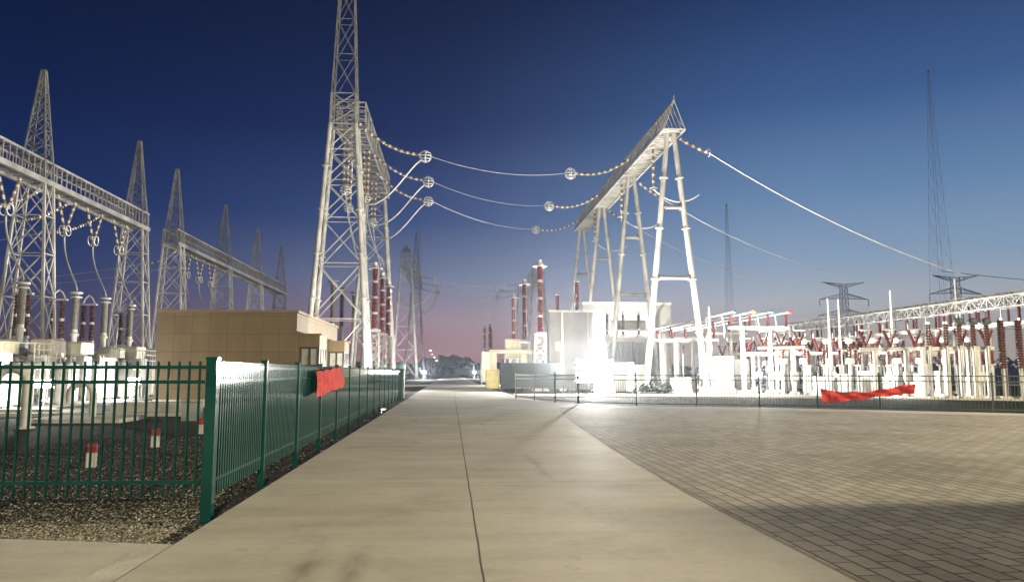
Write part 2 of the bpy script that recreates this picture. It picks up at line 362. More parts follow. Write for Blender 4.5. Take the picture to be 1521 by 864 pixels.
# far trees along the horizon
ft = MB(); rr = random.Random(5)
for k in range(2600):
    x = rr.uniform(-420, 620); y = rr.uniform(430, 470); hh = 6.5 + 3.4 * math.sin(x * .021 + 1) * math.sin(x * .007) + 1.5 * math.sin(x * .11)
    z = hh * rr.random() ** .6; s_ = rr.uniform(.9, 2.4)
    vs = [(x + s_ * rr.uniform(-1, 1), y + s_ * rr.uniform(-1, 1), max(GZ, z + s_ * rr.uniform(-1, 1))) for _ in range(6)]
    ft.add(vs, [(0, 1, 2), (3, 4, 5), (0, 2, 4), (1, 3, 5), (0, 3, 4), (1, 2, 5)])
for k in range(260):
    x = -420 + 4 * k; ft.loft([(x, 450, GZ), (x + 1, 450, 3.4 + rr.random() * 2)], [3.4, 1.6], 6)
tag(ft.build('distant_trees', 'leaf'), 'low dark line of trees on the horizon', 'trees', kind='stuff')
hl = MB(); nx_, ny_ = 90, 14; vs = []
for i in range(nx_ + 1):
    for j in range(ny_ + 1):
        x = -34 + 64 * i / nx_; y = 505 + 60 * j / ny_; e_ = max(0, 1 - ((x + 2) / 31) ** 2) ** .6 * math.sin(math.pi * min(1, j / ny_ + .02))
        vs.append((x + rr.uniform(-.3, .3), y, GZ - .3 + 13.5 * e_ + e_ * (rr.uniform(-.5, .5) + .7 * math.sin(x * .6))))
hl.add(vs, [(i * (ny_ + 1) + j, (i + 1) * (ny_ + 1) + j, (i + 1) * (ny_ + 1) + j + 1, i * (ny_ + 1) + j + 1) for i in range(nx_) for j in range(ny_)], True)
tag(hl.build('hill', 'leaf'), kind='structure')
# ================================================================== LATTICE PARTS
def lattice(mb, x, y, z0, z1, a0, b0, a1, b1, n, lr, br, grow=1.0, cross=True, tubes=False, top=True):
    hs = [grow ** -i for i in range(n)]; tot = sum(hs); zs = [z0]
    for h in hs: zs.append(zs[-1] + h / tot * (z1 - z0))
    def cn(z):
        t = (z - z0) / (z1 - z0); a = a0 + (a1 - a0) * t; b_ = b0 + (b1 - b0) * t
        return [V((x - a, y - b_, z)), V((x + a, y - b_, z)), V((x + a, y + b_, z)), V((x - a, y + b_, z))]
    c0, c1 = cn(z0), cn(z1)
    for i in range(4):
        if tubes: mb.tube(c0[i], c1[i], lr, lr * .8, 10)
        else: mb.bar(c0[i], c1[i], lr)
    for k in range(n):
        p, q = cn(zs[k]), cn(zs[k+1])
        for i in range(4):
            j = (i + 1) % 4
            if k > 0: mb.bar(p[i], p[j], br)
            if cross: mb.bar(p[i], q[j], br); mb.bar(p[j], q[i], br)
            elif (k + i) % 2: mb.bar(p[i], q[j], br)
            else: mb.bar(p[j], q[i], br)
    if top:
        for i in range(4): mb.bar(c1[i], c1[(i+1) % 4], br)
    return mb
def spire(mb, x, y, z0, z1, a, b_, n, lr, br, tip=.1): return lattice(mb, x, y, z0, z1, a, b_, tip, tip, n, lr, br, 1.1)
def truss_y(mb, x, y0, y1, z0, z1, hw, n, cr_, br, slat=False):
    for sx in (-hw, hw):
        for z in (z0, z1): mb.bar((x + sx, y0, z), (x + sx, y1, z), cr_)
    for k in range(n + 1):
        y = y0 + (y1 - y0) * k / n
        for sx in (-hw, hw): mb.bar((x + sx, y, z0), (x + sx, y, z1), br)
        for z in (z0, z1): mb.bar((x - hw, y, z), (x + hw, y, z), br)
        if k < n:
            y2 = y0 + (y1 - y0) * (k + 1) / n
            for sx in (-hw, hw):
                if not slat: mb.bar((x + sx, y, z0 if k % 2 else z1), (x + sx, y2, z1 if k % 2 else z0), br)
            for z in (z0, z1): mb.bar((x - hw if k % 2 else x + hw, y, z), (x + hw if k % 2 else x - hw, y2, z), br)
    return mb
def sag(p, q, s_, n=14):
    p, q = V(p), V(q); return [p + (q - p) * (i / n) - V((0, 0, s_ * 4 * (i / n) * (1 - i / n))) for i in range(n + 1)]
def string(mb, p, q, s_=0, r=.14, pitch=.17):
    ln = (V(q) - V(p)).length; k = max(6, int(ln / pitch)); pts = sag(p, q, s_, k * 2); rad = [r if i % 2 else r * .45 for i in range(len(pts))]
    rad[0] = rad[-1] = r * .3
    per = 3; return mb.loft(pts, rad, 8, alt=[0] * per + [1] * per, smooth=False)
def cage(mb, c, r, t=.05):
    for ax in 'xyz': mb.ring(c, r, t, ax)
    mb.ring((c[0], c[1], c[2] + r * .5), r * .86, t, 'z'); mb.ring((c[0], c[1], c[2] - r * .5), r * .86, t, 'z')
    return mb
def sheds(mb, x, y, z0, z1, r, core=.68, n=12, pitch=.16):
    k = max(4, int((z1 - z0) / pitch)); h = (z1 - z0) / k; prof = [(r * core, z0)]
    for i in range(k): prof += [(r * core, z0 + h * (i + .15)), (r, z0 + h * (i + .35)), (r * .97, z0 + h * (i + .48)), (r * core, z0 + h * (i + .85))]
    return mb.lathe(prof + [(r * core, z1)], (x, y, 0), n)
hz = MB().box(-480, 640, -60, 600, -1.2, 112).build('haze', 'haze_air'); tag(hz, kind='stuff')
# ================================================================== LEFT SWITCHYARD GANTRIES
def row_gantry(name, label, group, X, ys, ends, zb, zt, peak, beam_mat='steel', base=(1.55, .75), top=(.75, .5), dim_from=99):
    root = thing(name, label, 'gantry', (X, ys[0], GZ), group)
    for i, y in enumerate(ys):
        mt = 'steel_dull' if i >= dim_from else 'steel'
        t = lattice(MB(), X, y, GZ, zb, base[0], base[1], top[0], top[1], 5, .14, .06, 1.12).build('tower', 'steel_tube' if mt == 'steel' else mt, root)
        for sx in (-1, 1):
            for sy in (-1, 1): MB().cbox(X + sx * base[0] - .25, X + sx * base[0] + .25, y + sy * base[1] - .25, y + sy * base[1] + .25, GZ, .1).build('footing', 'concrete_block', t)
        s_ = lattice(MB(), X, y, zb, zt, top[0], top[1], top[0] * .9, top[1], 1, .11, .05); spire(s_, X, y, zt, peak, top[0] * .9, top[1] * .9, 8, .08, .035)
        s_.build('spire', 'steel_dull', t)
    nb = max(4, int((ends[1] - ends[0]) / .62))
    bm = truss_y(MB(), X, ends[0], ends[1], zb + .05, zt - .05, .62, nb, .13, .05, slat=True)
    bm.box(X + .60, X + .80, ends[0], ends[1], zb - .1, zb + .22); bm.box(X - .80, X - .60, ends[0], ends[1], zb - .1, zb + .22)
    bm.build('beam', beam_mat, root)
    return root
row_gantry('gantry', 'pale lattice gantry at the far left with its beam running out of the left edge', 'gantries of the left switchyard', -25.5, [32.6, 46.8, 61.2], (31.6, 62.2), 13.1, 14.5, 20.3)
row_gantry('gantry', 'lattice gantry behind the beige house with four spires getting smaller', 'gantries of the left switchyard', -25.5, [69.6, 84.6, 98.6, 112.4], (68.6, 113.4), 13.1, 14.5, 20.3, dim_from=3)
# V strings with their drop cables
GV = 'v-shaped insulator strings under the left gantry beams'
vl = {0: 'pair of insulator strings in a v, hanging at the left picture edge', 1: 'insulator v just right of the first lattice tower at left', 2: 'middle insulator v between the two near left towers', 3: 'insulator v just left of the second left tower',
      4: 'insulator v beside the third spire tower above the beige house', 5: 'middle insulator v above the beige house roof', 6: 'insulator v next to the fourth spire tower above the beige house'}
vy = [44.0, 50.5, 54.4, 58.5, 73.2, 76.8, 80.6]
def vstring(y, label):
    X = -25.5; z0 = 13.0; zb = 10.9
    root = thing('insulator_set', label, 'insulators', (X, y, z0), GV)
    for s_ in (-1, 1):
        string(MB(), (X, y + s_ * 1.15, z0), (X, y + s_ * .12, zb + .1), 0, .105).build('insulator_string', ['string_white', 'string_brown'], root)
    c = MB(); 
    for dx in (-.2, .2): c.ring((X + dx, y, zb - .05), .34, .045, 'x')
    c.bar((X, y - .3, zb + .05), (X, y + .3, zb + .05), .1); c.build('corona_ring', 'aluminium', root)
    c = MB(); c.bar((X, y, zb), (X, y, zb - .5), .1); c.build('clamp', 'steel', root)
for i, y in enumerate(vy): vstring(y, vl[i])
bush = [(-23.3, 42.2), (-22.95, 47.3), (-22.8, 50.8), (-23.4, 56.2), (-23.2, 69.5), (-23.2, 73), (-23.2, 77)]
for i, (y, (bx_, by_)) in enumerate(zip(vy, bush)):
    p, q = V((-25.5, y, 10.45)), V((bx_, by_, 6.55))
    pts = []
    for k in range(19):
        t = k / 18; s2 = t * t * (3 - 2 * t)
        pts.append((p.x + (q.x - p.x) * s2 ** 1.2, p.y + (q.y - p.y) * s2 ** 1.2, p.z + (q.z - p.z) * t - .6 * math.sin(math.pi * t) * t))
    o = MB().loft(pts, .055, 6).build('drop_cable', 'alu_cable')
    tag(o, ['curved drop cable at the left picture edge', 'curved drop cable right of the first lattice tower', 'curved drop cable in the middle of the near left bay', 'short curved drop cable left of the second tower',
            'drop cable left of the third spire tower over the house roof', 'drop cable in the middle over the house roof', 'drop cable right over the house roof'][i], 'cable', 'drop cables under the left gantries')
for i, (y, e) in enumerate(((43.2, -29.8), (48.6, -30), (52.2, -29.6), (56.6, -29.6), (72.4, -29.2), (76.4, -29.2))):
    o = string(MB(), (-26.2, y, 13.1), (e, y - .6, 11.7), .35, .13).build('tension_string', ['string_white', 'string_brown'])
    tag(o, ['orange tinted slanting insulator string at the left picture edge', 'orange tinted slanting string crossing the first lattice tower', 'orange tinted slanting string right of the first lattice tower', 'slanting string left of the second tower',
            'slanting string left of the third spire tower', 'slanting string right of the third spire tower'][i], 'insulator', 'slanting strings behind the left gantries')
    tag(MB().loft(sag((e, y - .6, 11.7), (e - 26, y - 2, 10.5), 1.2), .03, 5).build('line_wire', 'alu_cable'), 'thin wire running out left from the %s slanting string' % ORD[i], 'wire', 'wires behind the left gantries')
# ================================================================== BIG GANTRY LEFT OF THE ROAD
def big_gantry(label, X, y0, y1, zb, zt, peak, second_peak=None, b0=(2.75, 1.5), b1=(1.15, .9), group='tall gantries left of the road'):
    root = thing('line_gantry', label, 'gantry', (X, y0, GZ), group)
    for k, y in enumerate((y0, y1)):
        pk = (peak, second_peak or zt + 3)[k]
        tm_ = lattice(MB(), X, y, .25, zb, b0[0], b0[1], b1[0], b1[1], 6, .25, .08, 1.2, tubes=True)
        for i in range(1, 6):
            tt = i / 6; a = b0[0] + (b1[0] - b0[0]) * tt; b_ = b0[1] + (b1[1] - b0[1]) * tt; z = zb * tt
            for sx in (-1, 1):
                for sy in (-1, 1): tm_.lathe([(.36, z - .06), (.36, z + .06)], (X + sx * a, y + sy * b_, 0), 10)
        t = tm_.build('tower', 'steel_tube', root)
        for sx in (-1, 1):
            for sy in (-1, 1): MB().cbox(X + sx * b0[0] - .45, X + sx * b0[0] + .45, y + sy * b0[1] - .45, y + sy * b0[1] + .45, GZ, .32, .06).build('footing', 'concrete_block', t)
        h = lattice(MB(), X, y, zb, zt, b1[0], b1[1], b1[0] * .95, b1[1] * .95, 2, .18, .08); h.build('head', 'steel', t)
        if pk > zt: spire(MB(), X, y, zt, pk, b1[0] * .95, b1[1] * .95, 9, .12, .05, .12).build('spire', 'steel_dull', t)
    bm = truss_y(MB(), X + .5, y0 + .6, y1 - .6, zb, zt - .3, 1.3, int((y1 - y0) / (1.3 if y0 < 100 else 4.5)), .15, .075)
    bm.build('beam', 'steel', root)
    return root
big_gantry('tall lattice gantry left of the road with a spire leaving the top of the picture', -10, 67.5, 96.5, 24.1, 27.0, 51)
big_gantry('second tall lattice gantry far down the left side of the road', -10.3, 168, 214, 25, 28.4, 30, 42)
# strings and conductors across the road
GL = 'conductor insulators on the left line gantry'; GR = 'conductor insulators on the right line gantry'
ends_l = [((-8.7, 68, 24.6), (-2.85, 68, 21.75)), ((-8.7, 76, 24.5), (-2.8, 76, 21.4)), ((-8.7, 84, 24.2), (-3.05, 84, 21.2))]
ends_r = [((17.8, 72, 23.0), (12.15, 72, 21.45)), ((17.6, 87, 22.9), (12.0, 87, 21.5)), ((17.6, 101, 22.7), (12.0, 101, 21.3))]
def tension_set(p, q, label, group, ring=.55, sg=.7):
    root = thing('tension_insulator', label, 'insulators', p, group)
    string(MB(), p, q, sg, .17, .2).build('insulator_string', ['string_white', 'string_brown'], root)
    d = (V(q) - V(p)).normalized() * .35
    cage(MB(), V(q) + d, ring).build('corona_ring', 'aluminium', root)
    return root
NM = ['nearest', 'middle', 'farthest']
for i in range(3):
    tension_set(*ends_l[i], '%s white striped insulator string on the left line gantry, ringed end over the road' % NM[i], GL)
    tension_set(*ends_r[i], '%s white striped insulator string on the right line gantry, ringed end over the road' % NM[i], GR)
    a, b_ = V(ends_l[i][1]) + V((.4, 0, 0)), V(ends_r[i][1]) - V((.4, 0, 0))
    tag(MB().loft(sag(a, b_, .9, 20), (.018, .016, .035)[i], 6).build('conductor', 'alu_cable'), '%s thin conductor hanging across the road between the two line gantries' % NM[i], 'cable', 'conductors across the road')
    # jumper loops under the left strings
    e = V(ends_l[i][1]); pts = [(e.x - .1 - 5.2 * t, e.y + 2.5 * t, e.z - .5 - 5.0 * math.sin(t * 1.45) ** 1.3 + (1.2 * t * t)) for t in [k / 12 for k in range(13)]]
    tag(MB().loft(pts, .08, 6).build('jumper', 'alu_cable'), '%s pale jumper curving down from the ringed string ends left of the road' % NM[i], 'cable', 'jumpers on the left line gantry')
hang = [(-8.8, 75), (-10.4, 72), (-11.2, 80), (-9.4, 88)]
for i, (x, y) in enumerate(hang):
    root = thing('suspension_insulator', ['first', 'second', 'third', 'fourth'][i] + ' cluster of strings hanging under the left gantry beam, counted from the near tower', 'insulators', (x, y, 24), 'strings hanging under the left line gantry')
    for dx in (-.25, .25): string(MB(), (x + dx, y, 24.1), (x + dx * .6, y, 19.6), 0, .17, .2).build('insulator_string', ['string_white', 'string_brown'], root)
    cage(MB(), (x, y, 19.2), .5).build('corona_ring', 'aluminium', root)
    tag(MB().loft([(x, y, 18.9), (x + .3, y, 16.5), (x + 1.0, y - .1, 14), (x + 2.0, y - .2, 12.3)], .06, 6).build('drop_cable', 'alu_cable'), 'pale cable dropping from the %s string cluster under the left gantry beam' % ORD[i], 'cable', 'drop cables on the left line gantry')
# ================================================================== RIGHT GANTRY
def aframe(mb_parent, X, y, top, s0=2.6, r=.26):
    fr = thing_part('a_frame', (X, y, GZ), mb_parent)
    for sx in (-1, 1):
        lg = MB(); p, q = V((X + sx * s0, y, .1)), V((X + sx * .28, y, top)); lg.tube(p, q, r, r * .8, 14)
        for t in (.22, .42, .62, .82):
            c = p + (q - p) * t; d = (q - p).normalized() * .05; lg.tube(c - d, c + d, r * 1.45, n=14)
        lg.cbox(X + sx * s0 - .55, X + sx * s0 + .55, y - .55, y + .55, GZ, .3, .08)
        lg.build('leg', 'steel_tube', fr)
    for t in (.43, .705):
        a, b_ = X - (s0 + (.28 - s0) * t), X + (s0 + (.28 - s0) * t)
        c = MB(); c.tube((a, y, top * t), (b_, y, top * t), .17, n=10)
        for xx, sg_ in ((a, 1), (b_, -1)): c.tube((xx + sg_ * .3, y, top * t), (xx + sg_ * .42, y, top * t), .27, n=10)
        c.build('cross_tube', 'steel_dull', fr)
    return fr
def thing_part(name, loc, parent):
    o = bpy.data.objects.new(name, None); COL.objects.link(o); o.parent = parent; o.location = V(loc) - parent_loc(parent); return o
def tri_beam(mb, X, y0, y1, z0, z1, hw, n):
    for sx in (-hw, hw): mb.bar((X + sx, y0, z0), (X + sx, y1, z0), .17)
    mb.bar((X, y0, z1), (X, y1, z1), .17)
    for k in range(n + 1):
        y = y0 + (y1 - y0) * k / n
        mb.bar((X - hw, y, z0), (X + hw, y, z0), .08)
        for sx in (-hw, hw): mb.bar((X + sx, y, z0), (X, y, z1), .06)
        if k < n:
            y2 = y0 + (y1 - y0) * (k + 1) / n
            mb.bar((X - hw if k % 2 else X + hw, y, z0), (X + hw if k % 2 else X - hw, y2, z0), .08)
            if k % 4 == 0:
                for sx in (-hw, hw): mb.bar((X + sx, y, z0), (X, y0 + (y1 - y0) * min(n, k + 2) / n, z1), .05)
    return mb
def right_gantry(label, X, ys, zb, zt, grp):
    root = thing('line_gantry', label, 'gantry', (X, ys[0], GZ), grp)
    for y in ys: aframe(root, X, y, zb)
    tri_beam(MB(), X, ys[0] - 1.2, ys[-1] + 1.2, zb, zt, .9, int((ys[-1] - ys[0]) / .75)).build('beam', 'steel_tube', root)
    w = MB(); w.box(X - .62, X + .62, ys[0] - .8, ys[-1] + .8, zb + .1, zb + .16); w.build('walkway', 'steel_tube', root)
    rl = MB()
    for k in range(int((ys[-1] - ys[0]) / 2)): rl.bar((X, ys[0] + 2 * k, zt), (X, ys[0] + 2 * k, zt + .1), .05)
    sp_ = MB(); sp_.bar((X, ys[0] - 1.2, zt), (X, ys[0] - 1.2, zt + .45), .06); sp_.build('finial', 'steel', root)
    return root
right_gantry('tubular a-frame gantry right of the road carrying a long triangular truss', 18.8, [61, 75.2, 90.5, 105], 22.1, 24.6, 'line gantries right of the road')
big_gantry('distant lattice gantry right of the road behind the red posts', 19.3, 165, 200, 22.6, 25.4, 25.4, 25.4, group='line gantries right of the road')
out = [((19.9, 62, 22.0), (22.16, 61, 20.45), (44.6, 60.5, 9.9)), ((19.9, 76, 21.6), (22.0, 76, 20.16), (41.5, 78, 12.6)), ((19.8, 91, 21.9), (21.4, 91, 20.9), (39.5, 93, 13.9))]
for i, (p, q, e) in enumerate(out):
    root = thing('tension_insulator', '%s short striped string on the outer right side of the right gantry' % NM[i], 'insulators', p, 'outer strings on the right line gantry')
    string(MB(), p, q, .1, .17, .2).build('insulator_string', ['string_white', 'string_brown'], root)
    MB().ring(q, .35, .04, 'x').build('corona_ring', 'aluminium', root)
    tag(MB().loft(sag(q, e, .9, 16), .042, 6).build('conductor', 'alu_cable'), '%s pale conductor sloping down to the right from the right gantry' % NM[i], 'cable', 'conductors right of the right gantry')
for i, y in enumerate((64.5, 77, 92)):
    x = 18.2
    root = thing('suspension_insulator', '%s string hanging straight down under the right gantry truss' % NM[i], 'insulators', (x, y, 22), 'strings hanging under the right line gantry')
    string(MB(), (x, y, 22.0), (x, y, 18.2), 0, .17, .2).build('insulator_string', ['string_white', 'string_brown'], root)
    MB().ring((x, y, 18.1), .35, .04, 'z').build('corona_ring', 'aluminium', root)
    tag(MB().loft(sag((x, y, 18.0), (x + 4.2, y, 17.6), .9), .06, 6).build('jumper', 'alu_cable'), '%s jumper loop under the right gantry truss' % NM[i], 'cable', 'jumpers on the right line gantry')
for i, (x, y) in enumerate(((9, 150), (10, 156), (7.8, 168), (8.6, 174))):
    tag(MB().loft([(x, y, 19), (x + .2, y, 15.5), (x + .9, y, 12.4)], .07, 6).build('drop_cable', 'alu_cable'), ['loose pale cable loop left of the far red posts', 'pale cable loop second from left above the far red posts', 'pale cable loop above the far red posts', 'rightmost pale cable loop above the far red posts'][i], 'cable', 'cable loops above the far red posts')
for i, y in enumerate((176, 190, 206)):
    tension_set((-9.2, y, 25.6), (-4.2, y, 23.6), '%s tiny insulator string on the far left gantry' % NM[i], 'conductor insulators on the far gantries', .6)
    tension_set((18.2, y, 23.6), (13.2, y, 22.4), '%s tiny insulator string on the far right gantry' % NM[i], 'conductor insulators on the far gantries', .6)
    tag(MB().loft(sag((-3.8, y, 23.5), (12.8, y, 22.3), .9), .06, 5).build('conductor', 'alu_cable'), '%s distant conductor across the road between the far gantries' % NM[i], 'cable', 'conductors between the far gantries')
    tag(MB().loft([(-4, y, 23), (-4.6, y, 20.5), (-6.5, y, 18), (-9, y, 17)], .09, 6).build('jumper', 'alu_cable'), '%s distant jumper on the far left gantry' % NM[i], 'cable', 'jumpers on the far gantries')
# ================================================================== TALL RED INSULATOR POSTS
def red_post(name, label, grp, z0=5.1, z1=11.4, mt='porcelain_red', base='steel', r=.30):
    root = thing(name, label, 'insulator post', (0, 0, 0), grp)
    lattice(MB(), 0, 0, .1, z0 - .25, .55, .55, .45, .45, 5, .065, .035).build('lattice_base', base, root)
    b_ = MB(); b_.cbox(-.7, .7, -.7, .7, GZ, .12, .05); b_.build('footing', 'concrete_block', root)
    p = MB(); p.cbox(-.55, .55, -.55, .55, z0 - .25, z0); p.build('base_plate', 'steel', root)
    n = 4; h = (z1 - z0) / n
    for k in range(n):
        sheds(MB(), 0, 0, z0 + k * h + .12, z0 + (k + 1) * h - .12, r, .7).build('insulator', mt, root)
    for k in range(n + 1): MB().lathe([(r * .95, z0 + k * h - .10), (r * .95, z0 + k * h + .10)], (0, 0, 0), 12).build('flange', 'steel', root)
    t = MB(); t.ring((0, 0, z1 - .25), .62, .05, 'z'); t.bar((-.62, 0, z1 - .25), (.62, 0, z1 - .25), .04); t.bar((0, -.62, z1 - .25), (0, .62, z1 - .25), .04)
    t.lathe([(.2, z1), (.2, z1 + .35)], (0, 0, 0), 10); t.build('corona_ring', 'aluminium', root)
    return root
a = red_post('insulator_post', '', 'tall dark red posts left of the road', 5.5, 11.4, r=.31)
repeat(a, [(-7.1, 69.5, 0), (-7.1, 77, 0), (-7.1, 84.5, 0)], ['tall dark red insulator post right beside the big left tower, %s of three' % k for k in NM])
a = red_post('insulator_post', '', 'tall dark red posts right of the road', 5.0, 11.3, base='steel_tube', r=.29)
repeat(a, [(7.95, 66, 0), (7.95, 80, 0), (8.0, 95, 0)], ['red insulator post on a white lattice base right of the road, %s of three' % k for k in NM])
a = red_post('insulator_post', '', 'small far red posts down the road', 5.0, 11.5, r=.36)
repeat(a, [(8.2, 158, 0), (7.4, 164, 0), (9.0, 168, 0)], ['%s small red insulator post at the far end of the right side of the road' % k for k in NM])
# grey post insulators behind the left tower
def grey_post(label, grp, z0, z1, r=.22):
    root = thing('support_insulator', label, 'insulator post', (0, 0, 0), grp)
    s_ = MB(); s_.tube((0, 0, GZ), (0, 0, z0), r * .9, n=10); s_.build('column', 'steel_tube', root)
    sheds(MB(), 0, 0, z0, z1, r, .72).build('insulator', 'porcelain_grey', root)
    c = MB(); c.lathe([(r * 1.9, z1), (r * 2.1, z1 + .05), (r * 1.9, z1 + .12)], (0, 0, 0), 14); c.lathe([(r * 1.4, z1 - .35), (r * 1.4, z1 - .25)], (0, 0, 0), 14); c.build('cap', 'aluminium', root)
    return root
a = grey_post('', 'grey posts seen through the big left tower', 7.5, 12.6, .32)
repeat(a, [(-14.5, 92, 0), (-14.4, 99, 0), (-13.6, 105, 0), (-13.2, 113, 0)], ['grey support column with a flat cap behind the big left tower, %s from the camera' % k for k in ORD[:4]])
# ================================================================== LEFT GAS-INSULATED SWITCHGEAR
def gis_bay(variant):
    root = thing('switchgear_bay', '', 'switchgear', (0, 0, GZ), 'white switchgear bays in the left yard')
    def P(mb, nm, mt, par=None): return mb.build(nm, mt, par or root, rel=False)
    f = MB()
    for x in (-6.4, -4.4, -2.4, -.5):
        for y in (-1.3, 1.3): f.box(x - .09, x + .09, y - .09, y + .09, 0, 1.35)
    for y in (-1.3, 1.3): f.box(-6.5, -.4, y - .08, y + .08, 1.36, 1.5)
    P(f, 'frame', 'white_paint')
    for k, y in enumerate((-1.0, 0, 1.0)):
        t = MB(); t.loft([(-6.6, y, 2.0), (-6.5, y, 2.0), (-6.45, y, 2.0), (-1.2, y, 2.0), (-1.1, y, 2.0), (-1.0, y, 2.0)], [.25, .36, .37, .37, .36, .25], 14)
        for x in (-5.4, -4.0, -2.6, -1.6): t.tube((x, y, 2.0), (x + .1, y, 2.0), .46, n=14)
        P(t, 'tank', 'white_paint')
        v = MB(); x = (-3.3, -2.0, -4.6)[(k + variant) % 3]
        v.lathe([(.42, .3), (.42, 2.6), (.47, 2.62), (.47, 2.78), (.3, 2.9), (.1, 2.95)], (x, y, 0), 14); P(v, 'breaker', 'cream_paint')
    c = MB(); c.cbox(-.75, -.1, -1.45, -.15, .1, 2.05); P(c, 'cabinet', 'white_paint')
    d = MB(); d.box(-.09, -.07, -1.35, -.85, .25, 1.9); d.box(-.09, -.07, -.75, -.25, .25, 1.9); P(d, 'door', 'cream_paint')
    c2 = MB(); c2.cbox(-.8, -.15, .35, 1.3, 1.1 if variant else .1, 2.5); P(c2, 'cabinet', 'white_paint')
    b_ = MB()
    if variant != 1: b_.cbox(-2.2, -1.1, -1.2, .3, 2.65, 3.35, .06); b_.box(-2.0, -1.3, -.9, 0, 2.3, 2.66)
    else: b_.lathe([(.75, 2.5), (.78, 2.52), (.78, 3.1), (.6, 3.2)], (-1.8, -.2, 0), 18)
    P(b_, 'junction_box', 'cream_paint')
    b2 = MB(); b2.cbox(-4.2, -3.5, .2, 1.2, 2.75, 3.4, .06); b2.tube((-3.85, .7, 2.2), (-3.85, .7, 2.8), .12); P(b2, 'junction_box', 'white_paint' if variant else 'cream_paint')
    r = MB()
    if variant == 1:
        r.box(-.9, .5, -1.4, 1.4, 1.95, 2.02)
        for y in [-1.4 + .4 * k for k in range(8)]: r.bar((.45, y, 2.0), (.45, y, 3.0), .04)
        for z in (2.35, 2.7, 3.0): r.bar((.45, -1.4, z), (.45, 1.4, z), .04)
        for y in (-1.4, 1.4): r.bar((-.9, y, 3.0), (.45, y, 3.0), .04); r.bar((-.9, y, 2.0), (-.9, y, 3.0), .04)
        for x in (0, .42):
            for y in (-1.3, 1.3): r.bar((x, y, 0), (x, y, 2.0), .06)
    else:
        for y in (-1.3, -.9): r.bar((-.02, y, .1), (-.02, y, 2.6), .04)
        for k in range(8): r.bar((-.02, -1.3, .4 + .28 * k), (-.02, -.9, .4 + .28 * k), .03)
    P(r, 'platform' if variant == 1 else 'ladder', 'white_paint')
    pi = MB()
    for k in range(6):
        x = -5.8 + k * .95; pi.loft([(x, -1.42, .05), (x, -1.42, 1.2), (x + .1, -1.38, 1.55), (x + .25, -1.1, 1.7)], .05, 8)
    P(pi, 'pipe', 'aluminium')
    return root
by = [34.6, 38.4, 42.2, 46.0, 49.8, 53.6, 57.4, 61.2]
protos = [gis_bay(0), gis_bay(1), gis_bay(2)]
for i, y in enumerate(by):
    t = protos[i] if i < 3 else copy_tree(protos[i % 3])
    t.location = (-19.9 - .25 * (i % 2), y, -.05)
    t['label'] = 'white switchgear bay %s, %s from the left edge' % ('with a railed platform' if i % 3 == 1 else 'with a cream box on top', (['first'] + ORD[1:])[i])
def bushing(label, brown=False):
    root = thing('bushing_column' if not brown else 'arrester', label, 'bushing', (0, 0, 0), 'grey bushing columns on the switchgear' if not brown else 'brown arrester pairs beside the bushings')
    if not brown:
        c = MB(); c.lathe([(.36, 0), (.36, .15), (.25, .2), (.25, .4)], (0, 0, 0), 14); c.build('base', 'white_paint', root); MB().loft([(0, 0, -1.9), (0, 0, -1.2), (0, 0, -1.1), (0, 0, 0)], [.34, .34, .24, .24], 14).build('support_tube', 'white_paint', root)
        b_ = MB(); k = 15; pr = []
        for i in range(k): z = .4 + i * .145; pr += [(.25, z), (.275, z + .05), (.25, z + .1)]
        b_.lathe(pr, (0, 0, 0), 14); b_.build('insulator', 'porcelain_grey', root)
        t = MB(); t.lathe([(.27, 2.56), (.46, 2.6), (.48, 2.65), (.46, 2.7), (.15, 2.74)], (0, 0, 0), 16); t.ring((0, 0, 2.38), .42, .04); t.build('cap', 'aluminium', root)
    else:
        for dx in (-.38, .38):
            for dz in (0, 1): sheds(MB(), dx, 0, dz * 1.22, dz * 1.22 + 1.1, .24, .7).build('insulator', 'porcelain_brown', root)
        c = MB(); c.box(-.6, .6, -.15, .15, -.15, 0)
        for dx in (-.45, .45): c.box(dx - .06, dx + .06, -.06, .06, -3.66, -.15)
        c.build('stand', 'steel_tube', root)
        t = MB(); t.box(-.75, .75, -.18, .18, 2.34, 2.44)
        for dx in (-.38, .38): t.lathe([(.2, 1.08), (.2, 1.24)], (dx, 0, 0), 12)
        t.build('cap', 'aluminium', root)
        MB().loft([(-.5, 0, 2.44), (-.3, 0, 2.8), (0, 0, 3.0), (.3, 0, 2.85), (.6, 0, 2.4)], .06, 8).build('jumper', 'alu_cable', root)
    return root
a = bushing(''); sp7 = [(-23.3, 42.2, 3.75), (-22.95, 47.3, 3.75), (-22.8, 50.8, 3.75), (-23.4, 56.2, 3.75), (-23.2, 69.5, 3.75)]
a.scale = (.74, .74, 1)
repeat(a, sp7, ['grey bushing column left of the first tower', 'grey bushing column under the first long drop cable', 'grey bushing column under the second long drop cable', 'grey bushing column inside the second tower', 'grey bushing column left of the third spire tower'])
a = bushing('', True); a.scale = (.72, .72, 1)
repeat(a, [(-24.3, 39.6, 3.6), (-24.2, 43.9, 3.6), (-24.1, 47.5, 3.6), (-23.9, 50.9, 3.6), (-24.3, 57.4, 3.6)], ['pair of brown arresters at the left picture edge', 'pair of brown arresters inside the first tower', 'pair of brown arresters left of the first full grey bushing', 'pair of brown arresters right of the near bay middle', 'pair of brown arresters inside the second tower'])
